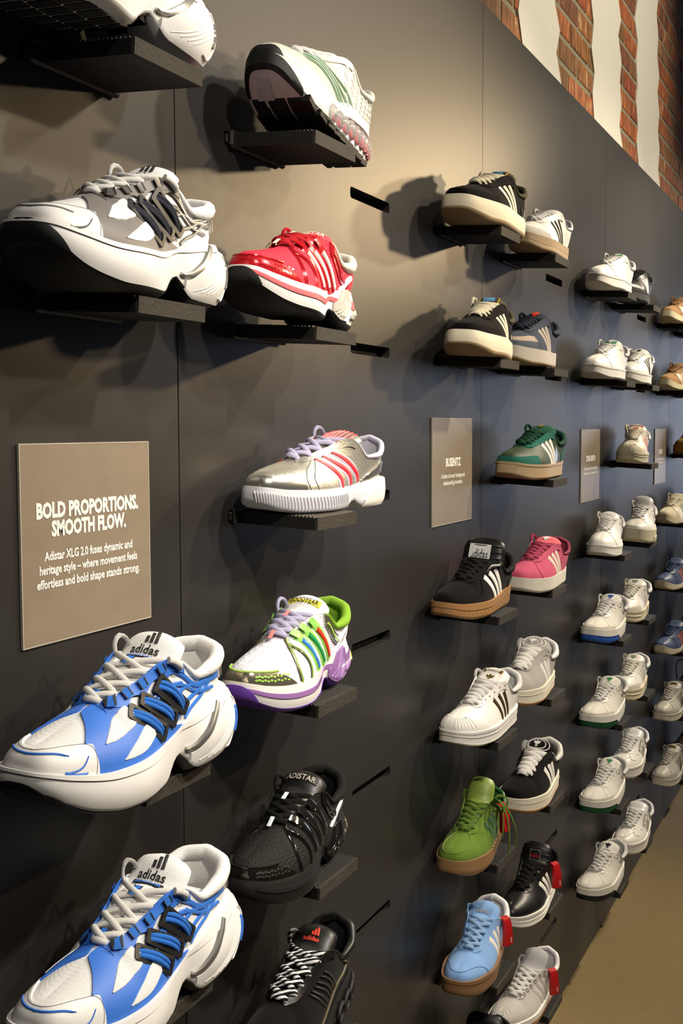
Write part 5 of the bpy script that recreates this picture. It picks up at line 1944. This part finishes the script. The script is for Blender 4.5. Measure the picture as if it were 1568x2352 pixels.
    s.guard(counter_m, .76, 1.24, .02, [(.76, .40), (.85, .66), (1.0, .72), (1.15, .66), (1.24, .40)], .0022, 'heel_counter', both=False, n=34)
    for k in range(5):
        s.up.strip([(.80 + .01 * k, .20 + .10 * k), (.90, .24 + .10 * k), (.99, .26 + .10 * k)], .002, .0034, 12).build('counter_rib', counter_m, r)
    tg = s.tongue(tongue_m, ext=.013, hw=.034, back=.034, th=.013, drop=.012)
    s.inside(lin_m, dark_in, lin_m, .0075)
    s.laces(lace_m, n=5, w=.0034, flat=.5, v=.93, q0=.405, q1=.545, rise=.0060)
    if lacee_m is not None:
        for b in (.14, .46):
            on(tg.chart(b), *ngon(rrect(.006, .015, .001), 2), .009).build('lace_keeper', lacee_m, r, 0)
    ch = tg.chart(.86)
    if txt_bg is not None:
        on(ch, *ngon(rrect(.050, .011, .001), 3), .0012).build('tongue_label', txt_bg, r, 0)
    lettering(ch, txt, .044, .0020, None, (0, -.0035), .012, .0105).build('label_lettering', txt_ink, r, 0)
    if label_in:
        s.sticker()
    s.place(ci, ri, dx, y, yaw, lift=.0022, under=under)
    return s


wfoam = fab('white moulded foam', (.70, .695, .68), 'foam')
crim = fab('crimson mesh', (.62, .030, .060), 'bigmesh')
crimg = fab('crimson foil', (.55, .012, .020), 'patent', metal=.35, rough=.2)
rblack = fab('black rubber', BLACK, 'rubber')
runner('crimson running shoe with three white stripes and black toe', 2, 1, 'crimson running shoe', crim, crimg, crimg, crimg, crimg, [fab('ivory stripe', (.80, .77, .68), 'leather')] * 3, wfoam, fab('coral foam', (.72, .09, .11), 'foam'), rblack, rblack,
       fab('pearl grey plastic', (.52, .50, .44), 'gloss'), fab('pale lens', (.56, .55, .42), 'gloss'), fab('reflective silver', (.80, .80, .82), 'gloss', rough=.3), fab('coral knit', (.66, .07, .09), 'knit'), fab('ivory lining', (.70, .66, .58), 'mesh'),
       fab('crimson lace', (.50, .015, .025), 'lace'), fab('ivory stripe', (.80, .77, .68), 'leather'), fab('coral satin tongue', (.72, .075, .09), 'leather'), 'ADISTAR', None, fab('ivory stripe', (.80, .77, .68), 'leather'))
chrome = fab('warm chrome foil', (.72, .68, .52), 'patent', metal=.9, rough=.16)
lgreen = fab('leaf green band', (.25, .55, .10), 'leather')
purp = fab('violet rubber', (.15, .055, .42), 'rubber', rough=.4)
mauve = fab('mauve plastic', (.30, .15, .40), 'gloss', rough=.35)
runner('white mesh running shoe with green bands, coloured stripes and purple sole', 2, 3, 'white running shoe with purple sole', fab('lilac white mesh', (.70, .71, .78), 'bigmesh'), chrome, fab('lime line', (.34, .55, .08), 'leather'), chrome, lgreen,
       [fab('blue gloss insert', (.05, .22, .62), 'gloss'), fab('green gloss insert', (.02, .28, .08), 'gloss'), fab('red gloss insert', (.62, .05, .02), 'gloss')], wfoam, mauve, purp, purp, mauve, fab('lime lens', (.42, .62, .02), 'gloss'),
       fab('lilac reflective', (.62, .60, .80), 'gloss', rough=.35), fab('white ribbed counter', (.76, .74, .70), 'leather'), fab('lime lining', (.22, .42, .035), 'mesh'), fab('lavender lace', (.52, .50, .72), 'lace'), fab('pink keeper', (.80, .25, .25), 'leather'), fab('white satin tongue', (.72, .73, .74), 'leather'),
       'GOODYEAR', fab('yellow label', (.72, .65, .05), 'leather'), ink_mat)
bmesh_ = fab('black open mesh', (.007, .0065, .006), 'bigmesh')
bpat = fab('black patent', (.008, .007, .005), 'patent')
bglos = fab('black gloss', (.009, .008, .007), 'gloss')
runner('black glossy running shoe with white heel flash and price label', 2, 4, 'black glossy running shoe', bmesh_, bpat, bpat, bpat, bglos, [bpat] * 3, fab('black foam', (.008, .0075, .007), 'foam'), rblack, rblack, rblack, bglos, fab('olive gold lens', (.10, .08, .02), 'gloss'),
       fab('white reflective', (.62, .62, .66), 'gloss', rough=.35), bleather, fab('black knit lining', (.007, .007, .007), 'mesh'), fab('black lace', (.006, .006, .006), 'lace'), fab('white keeper', (.60, .68, .75), 'leather'), bleather, 'ADISTAR', fab('black label', (.008, .008, .008), 'leather'), fab('silver thread', (.55, .52, .45), 'lace'), label_in=True)


# silver soccer shoe
def soccer():
    u = Upper(L=.298, wl=((0, .036), (.13, .043), (.30, .047), (.52, .040), (.72, .036), (1, .036)), wm=((0, .036), (.13, .042), (.30, .044), (.52, .035), (.72, .034), (1, .036)),
              zs=((0, .032), (.12, .028), (.4, .027), (.62, .029), (.75, .033), (1, .036)), top=[(a, b, c, d * .96) for a, b, c, d in DEF_TOP], bul=.005, e=.58)
    s = Shoe('soccer_shoe', 'silver indoor soccer shoe with red stripes and ribbed white sole', u, ((0, .014), (.06, .006), (.18, 0), (.54, 0), (.62, .010), (.68, .002), (.72, 0), (.94, 0), (1, .004)), off=[(0, .004), (.4, .005), (.6, .001), (.75, .006), (1, .008)], bulge=.002)
    r = s.root
    wr = fab('pale lilac rubber', (.66, .66, .72), 'rubber', rough=.4)
    sil = fab('pebbled silver leather', (.62, .60, .52), 'metal', metal=.75, rough=.34, bump=('noise', 260, .35))
    silt = fab('polished silver toe', (.62, .61, .55), 'metal', metal=.9, rough=.22)
    red = fab('coral red stripe', (.70, .035, .055), 'leather')
    lil = fab('lilac piping', (.60, .58, .72), 'leather')
    s.sole.ring('outsole', wr, 0, .3, r, t=.0006)
    s.sole.ring('midsole', wr, .3, 1, r)
    mb = MB()
    for k in range(34):
        q = .02 + k * .0155
        s.sole.strip([(q, .10), (q - .004, .38), (q - .012, .72)], .0022, .0018, 8, mb)
    tag(mb.build('sole_fins', wr, r), kind='stuff')
    s.sole.patch(.64, 1.2, .05, [(.64, .30), (.72, .72), (.85, .95), (1, 1.0), (1.2, .9)], .003, 24, 8).build('heel_clip', wrub, r)
    s.body(sil, 104, 20)
    s.toe(silt, .30, .50, .22, .0016, 'toe_cap', power=2.5)
    for a, b, bb in ((.43, .50, .06), (.475, .555, .08), (.52, .605, .12)):
        p = [(b, bb), (b - .006, .30), (a + .02, .58), (a - .02, .80)]
        s.up.strip(p, .0185, .0016, 24, taper=[(0, .6), (.3, 1), (1, .5)]).build('stripe_piping', lil, r)
        s.up.strip(p, .0145, .0026, 24, taper=[(0, .6), (.3, 1), (1, .45)]).build('stripe', red, r)
        s.up.strip([(2 - x, y_) for x, y_ in p], .0105, .0020, 24).build('stripe', red, r)
    for k in range(3):
        s.up.strip([(2 - .30 - .03 * k, .55), (2 - .33 - .03 * k, .75), (2 - .36 - .03 * k, .95)], .008, .0018, 12).build('grip_stripe', red, r)
    mb = MB()
    for p in ([(.32, .04), (.31, .34), (.35, .62), (.40, .84)], [(.36, .04), (.35, .34), (.385, .62), (.42, .82)]):
        s.up.strip(p, .0012, .0010, 24, mb)
    mb.build('panel_stitching', fab('dark stitch', (.25, .24, .20), 'lace'), r)
    for k in range(5):
        s.up.strip([(.62 + .012 * k, .05 + .05 * k), (.72 + .01 * k, .22 + .07 * k), (.84, .34 + .08 * k)], .0060, .0030, 14).build('quarter_rib', silt, r)
    s.eyestay(sil, .80)
    s.tongue(fab('silver tongue', (.50, .48, .42), 'metal', rough=.4), ext=.006, hw=.034, th=.008)
    rb_ = MB()
    for k in range(7):
        a = -.7 + k * .22
        P = s.tg.P(np.full(10, a), np.linspace(.62, .96, 10), s.tg.th * .5)
        rb_.tube(P, .0018, 6, .8, [-1, 0, .8])
    rb_.build('tongue_ribs', red, r)
    s.inside(fab('lilac lining', (.58, .58, .66), 'mesh'), dark_in, lil, .0045)
    s.laces(fab('lavender lace', (.52, .50, .72), 'lace'), n=5, w=.0040, flat=.5, rise=.007)
    s.place(2, 2, -.004, -.080, -7, under='silver soccer shoe')


soccer()


# white shoe with mint ribs, black tread and red cells (seen from below)
def cell_shoe():
    u = Upper(L=.290, wl=((0, .040), (.13, .046), (.30, .049), (.52, .042), (.72, .039), (1, .038)), wm=((0, .040), (.13, .044), (.30, .046), (.52, .038), (.72, .037), (1, .038)),
              zs=((0, .060), (.1, .050), (.2, .042), (.3, .037), (.45, .037), (.6, .046), (.8, .052), (1, .054)), top=[(a, b, c, d + .024 - .010 * min(1, a)) for a, b, c, d in DEF_TOP], bul=.006, e=.56)
    s = Shoe('running_shoe', 'white running shoe with mint ribs, black tread and red sole cells', u, ((0, .046), (.06, .034), (.14, .022), (.25, .010), (.36, .005), (.95, .005), (1, .008)), off=[(0, .003), (.3, .004), (1, .004)], bulge=0, under=.004)
    r = s.root
    pearl = fab('pearl white leather', (.56, .56, .50), 'leather', rough=.3)
    clear = M('clear cushioning plastic', (.86, .86, .84), .08, trans=.75, ior=1.4)
    redc = fab('red cushioning cell', (.75, .03, .06), 'gloss', rough=.25)
    mint = fab('mint rib', (.33, .48, .36), 'gloss', rough=.35)
    wbase = fab('white sole base', (.72, .73, .78), 'rubber')
    # sole: base plate, forefoot wall, cells and clear shell
    s.sole.ring('sole_plate', wbase, 0, .22, r, nq=112)
    s.sole.ring('midsole_rim', fab('white moulded foam', (.70, .695, .68), 'foam'), [(0, .3), (.38, .3), (.45, .72), (1, .80)], 1.0, r, nq=112, t=.001)
    s.sole.patch(-.38, .40, .15, [(-.38, .4), (-.3, .62), (0, .6), (.3, .62), (.40, .4)], .001, 40, 6).build('forefoot_wall', pearl, r)
    s.sole.patch(-.13, .13, .0, lambda q: 1.9 * np.clip(1 - (np.abs(q) / .14) ** 2, 0, 1) + .1, .0024, 30, 8).build('toe_bumper', rblack, r) if False else None
    s.up.patch(-.11, .11, 0, lambda q: .42 * np.clip(1 - (np.abs(q) / .12) ** 3, 0, 1) + .02, .0030, 26, 6).build('toe_bumper', rblack, r)
    s.sole.patch(-.24, .24, .0, lambda q: np.clip(1 - (np.abs(q) / .25) ** 2.2, 0.05, 1), .0026, 40, 6).build('toe_wrap', rblack, r)
    for k in range(11):
        q = .40 + k * .058
        P = s.sole.P(np.array([q, q]), np.array([.20, .62]))
        n_ = s.sole.jac(np.array([q]), np.array([.4]))[2][0]
        a, b = P[0] - n_ * .004, P[1] - n_ * .006
        sz = .0095 if k > 4 else .0070
        mb = MB()
        ring_ = []
        for c_, rr in ((a, sz), (a * .6 + b * .4, sz * .8), (b, sz * .35)):
            for j in range(6):
                t = j * math.pi / 3 + .3
                ring_.append(c_ + np.array([math.cos(t) * rr, math.sin(t) * rr, 0]))
        F = [(j, (j + 1) % 6, 6 + (j + 1) % 6, 6 + j) for j in range(6)] + [(6 + j, 6 + (j + 1) % 6, 12 + (j + 1) % 6, 12 + j) for j in range(6)] + [tuple(range(12, 18)), tuple(range(5, -1, -1))]
        mb.add(ring_, F).build('cushion_cell', redc, r, 20)
        # clear pod in front of the cell
        c_ = (a + b) / 2 + n_ * .002
        V, F = [], []
        for i in range(7):
            th = -math.pi / 2 + i * math.pi / 6
            for j in range(12):
                ph = j * math.pi / 6
                V.append(c_ + np.array([math.cos(th) * math.cos(ph) * .0135, math.cos(th) * math.sin(ph) * .0110, math.sin(th) * .0150]))
        for i in range(6):
            for j in range(12):
                F.append((i * 12 + j, i * 12 + (j + 1) % 12, (i + 1) * 12 + (j + 1) % 12, (i + 1) * 12 + j))
        MB().add(V, F).build('clear_pod', clear, r, 60)
    # tread: black pads across the forefoot and heel with a white ribbed toe flex strip
    for k in range(9):
        x = .042 + k * .0255
        z = float(s.sole.z0(x / u.L))
        z2 = float(s.sole.z0((x + .022) / u.L))
        wv = float(u.wl(x / u.L + .04)) * min(1, (math.sin(math.pi * sx(min(.98, x / u.L + .03)))) ** .55)
        for ya, yb in ((-wv - .003, -.012), (-.007, .016), (.021, wv - .002)):
            V = [(x, ya, z - .0042), (x + .0215, ya, z2 - .0042), (x + .0215, yb, z2 - .0042), (x, yb, z - .0042), (x - .001, ya - .001, z + .003), (x + .0225, ya - .001, z2 + .003), (x + .0225, yb + .001, z2 + .003), (x - .001, yb + .001, z + .003)]
            MB().add(V, [(0, 3, 2, 1), (0, 1, 5, 4), (1, 2, 6, 5), (2, 3, 7, 6), (3, 0, 4, 7)]).build('tread_pad', rblack, r, 0)
    mb = MB()
    for k in range(12):
        x = .012 + k * .0035
        z = float(s.sole.z0(x / u.L)) - .003
        mb.box((x, .002 + k * .0005, z), (x + .0026, .020 + k * .0012, z + .005))
    tag(mb.build('flex_ribs', wbase, r, 0), kind='stuff')
    # upper
    s.body(fab('ivory mesh panel', (.54, .52, .42), 'leather'), 104, 20)
    s.toe(pearl, .32, .72, .45, .0018, 'toe_cap', power=2.5)
    s.guard(fab('white overlay foam', (.78, .77, .74), 'leather'), .44, 1.56, 0, [(.44, .05), (.50, .16), (.62, .14), (.8, .18), (1, .2), (1.2, .18), (1.38, .14), (1.5, .16), (1.56, .05)], .0026, 'collar_foxing', both=False, n=60)
    for a, b in ((.37, .50), (.40, .54), (.43, .585), (.335, .46)):
        s.up.strip([(b, .10), (b * .62 + a * .38, .42), (a, .80), (a - .03, .93)], .0048, .0034, 24, taper=[(0, .5), (.3, 1), (1, .5)]).build('mint_rib', mint, r)
    for j in range(4):
        for k in range(8):
            q0_ = .535 + k * .045 + .012 * j
            v0_ = .20 + .18 * j
            s.up.strip([(q0_ + .012, v0_), (q0_, v0_ + .13)], .0070, .0016, 6).build('mesh_window', fab('white window mesh', (.66, .66, .60), 'mesh'), r)
    s.tongue(pearl, ext=.010, hw=.033, th=.009)
    s.eyestay(pearl, .84)
    s.inside(wmesh, dark_in, pearl, .006)
    s.laces(fab('thick white lace', (.78, .77, .75), 'lace'), n=6, w=.0042, flat=.7, rise=.007)
    s.place(2, 0, -.008, -.080, -5, lift=.0010, under='white shoe with red sole cells')


cell_shoe()


# black shoe with reflective rope laces, cut off by the bottom edge
def rope_shoe():
    u = Upper(L=.298, zs=((0, .040), (.1, .034), (.3, .030), (.45, .034), (.6, .044), (.8, .050), (1, .052)), top=[(a, b, c, d + .014 + .006 * min(1, a)) for a, b, c, d in DEF_TOP], bul=.006, e=.56)
    s = Shoe('running_shoe', 'black running shoe with black and white rope laces and red logo', u, ((0, .020), (.08, .008), (.18, 0), (.95, 0), (1, .006)), off=.004, bulge=.002)
    r = s.root
    s.sole.ring('outsole', rblack, 0, .25, r)
    s.sole.ring('midsole', rblack, .25, .62, r, t=-.004)
    s.sole.ring('midsole_rim', bleather, .62, 1, r, t=.001)
    for k in range(5):
        q = .62 + .09 * k
        ch = s.sole.chart(q, .40)
        P = np.array([(.016 * math.cos(t), .013 * math.sin(t)) for t in np.linspace(0, 2 * math.pi, 20, endpoint=False)])
        MB().tube(ch(P, .004), .0034, 8, 1, [0, -1, .1], closed=True).build('bounce_loop', rblack, r, 60)
    s.body(fab('black suede upper', (.006, .0055, .005), 'suede', spec=.1), 104, 20)
    gl_ = fab('gunmetal rib', (.16, .15, .135), 'metal', rough=.3)
    for a, b in ((.45, .51), (.49, .552), (.53, .594)):
        for d in (-.009, .009):
            s.up.strip([(b + d, .24), (b * .6 + a * .4 + d, .46), (a + d, .70)], .0046, .0030, 16, taper=[(0, .4), (.3, 1), (.8, 1), (1, .4)]).build('stripe_rib', gl_, r)
    s.up.strip([(.45, .08), (.56, .14), (.68, .34), (.74, .62), (.70, .86)], .004, .0024, 24).build('quarter_piping', fab('olive piping', (.09, .075, .035), 'leather'), r)
    m = fab('black and white rope', (.8, .8, .8), 'lace')
    nt = m.node_tree
    w_ = nt.nodes.new('ShaderNodeTexWave')
    w_.inputs['Scale'].default_value = 55
    w_.bands_direction = 'DIAGONAL'
    rp = nt.nodes.new('ShaderNodeValToRGB')
    rp.color_ramp.interpolation = 'CONSTANT'
    rp.color_ramp.elements[0].color = (.01, .01, .012, 1)
    rp.color_ramp.elements[1].position = .52
    rp.color_ramp.elements[1].color = (.80, .82, .86, 1)
    tc = [n_ for n_ in nt.nodes if n_.type == 'TEX_COORD'][0]
    nt.links.new(tc.outputs['Object'], w_.inputs['Vector'])
    nt.links.new(w_.outputs['Fac'], rp.inputs['Fac'])
    nt.links.new(rp.outputs['Color'], nt.nodes['Principled BSDF'].inputs['Base Color'])
    s.eyestay(bleather, .80)
    s.tongue(bleather, ext=.014, hw=.033, th=.010)
    s.inside(fab('black satin lining', (.014, .014, .016), 'leather', rough=.3), dark_in, bleather, .007)
    s.laces(m, n=6, w=.0044, flat=.85, rise=.007)
    ch = s.tg.chart(.86)
    rd = fab('red print', (.75, .05, .02), 'rubber')
    bars3(ch, .011, .0014, None, (.004, -.002)).build('logo_bars', rd, r, 0)
    lettering(ch, 'adidas', .024, .0014, None, (0, -.011), .02).build('logo_lettering', rd, r, 0)
    s.sticker()
    s.place(2, 5, -.004, -.078, -5, under='black rope-laced shoe')


rope_shoe()
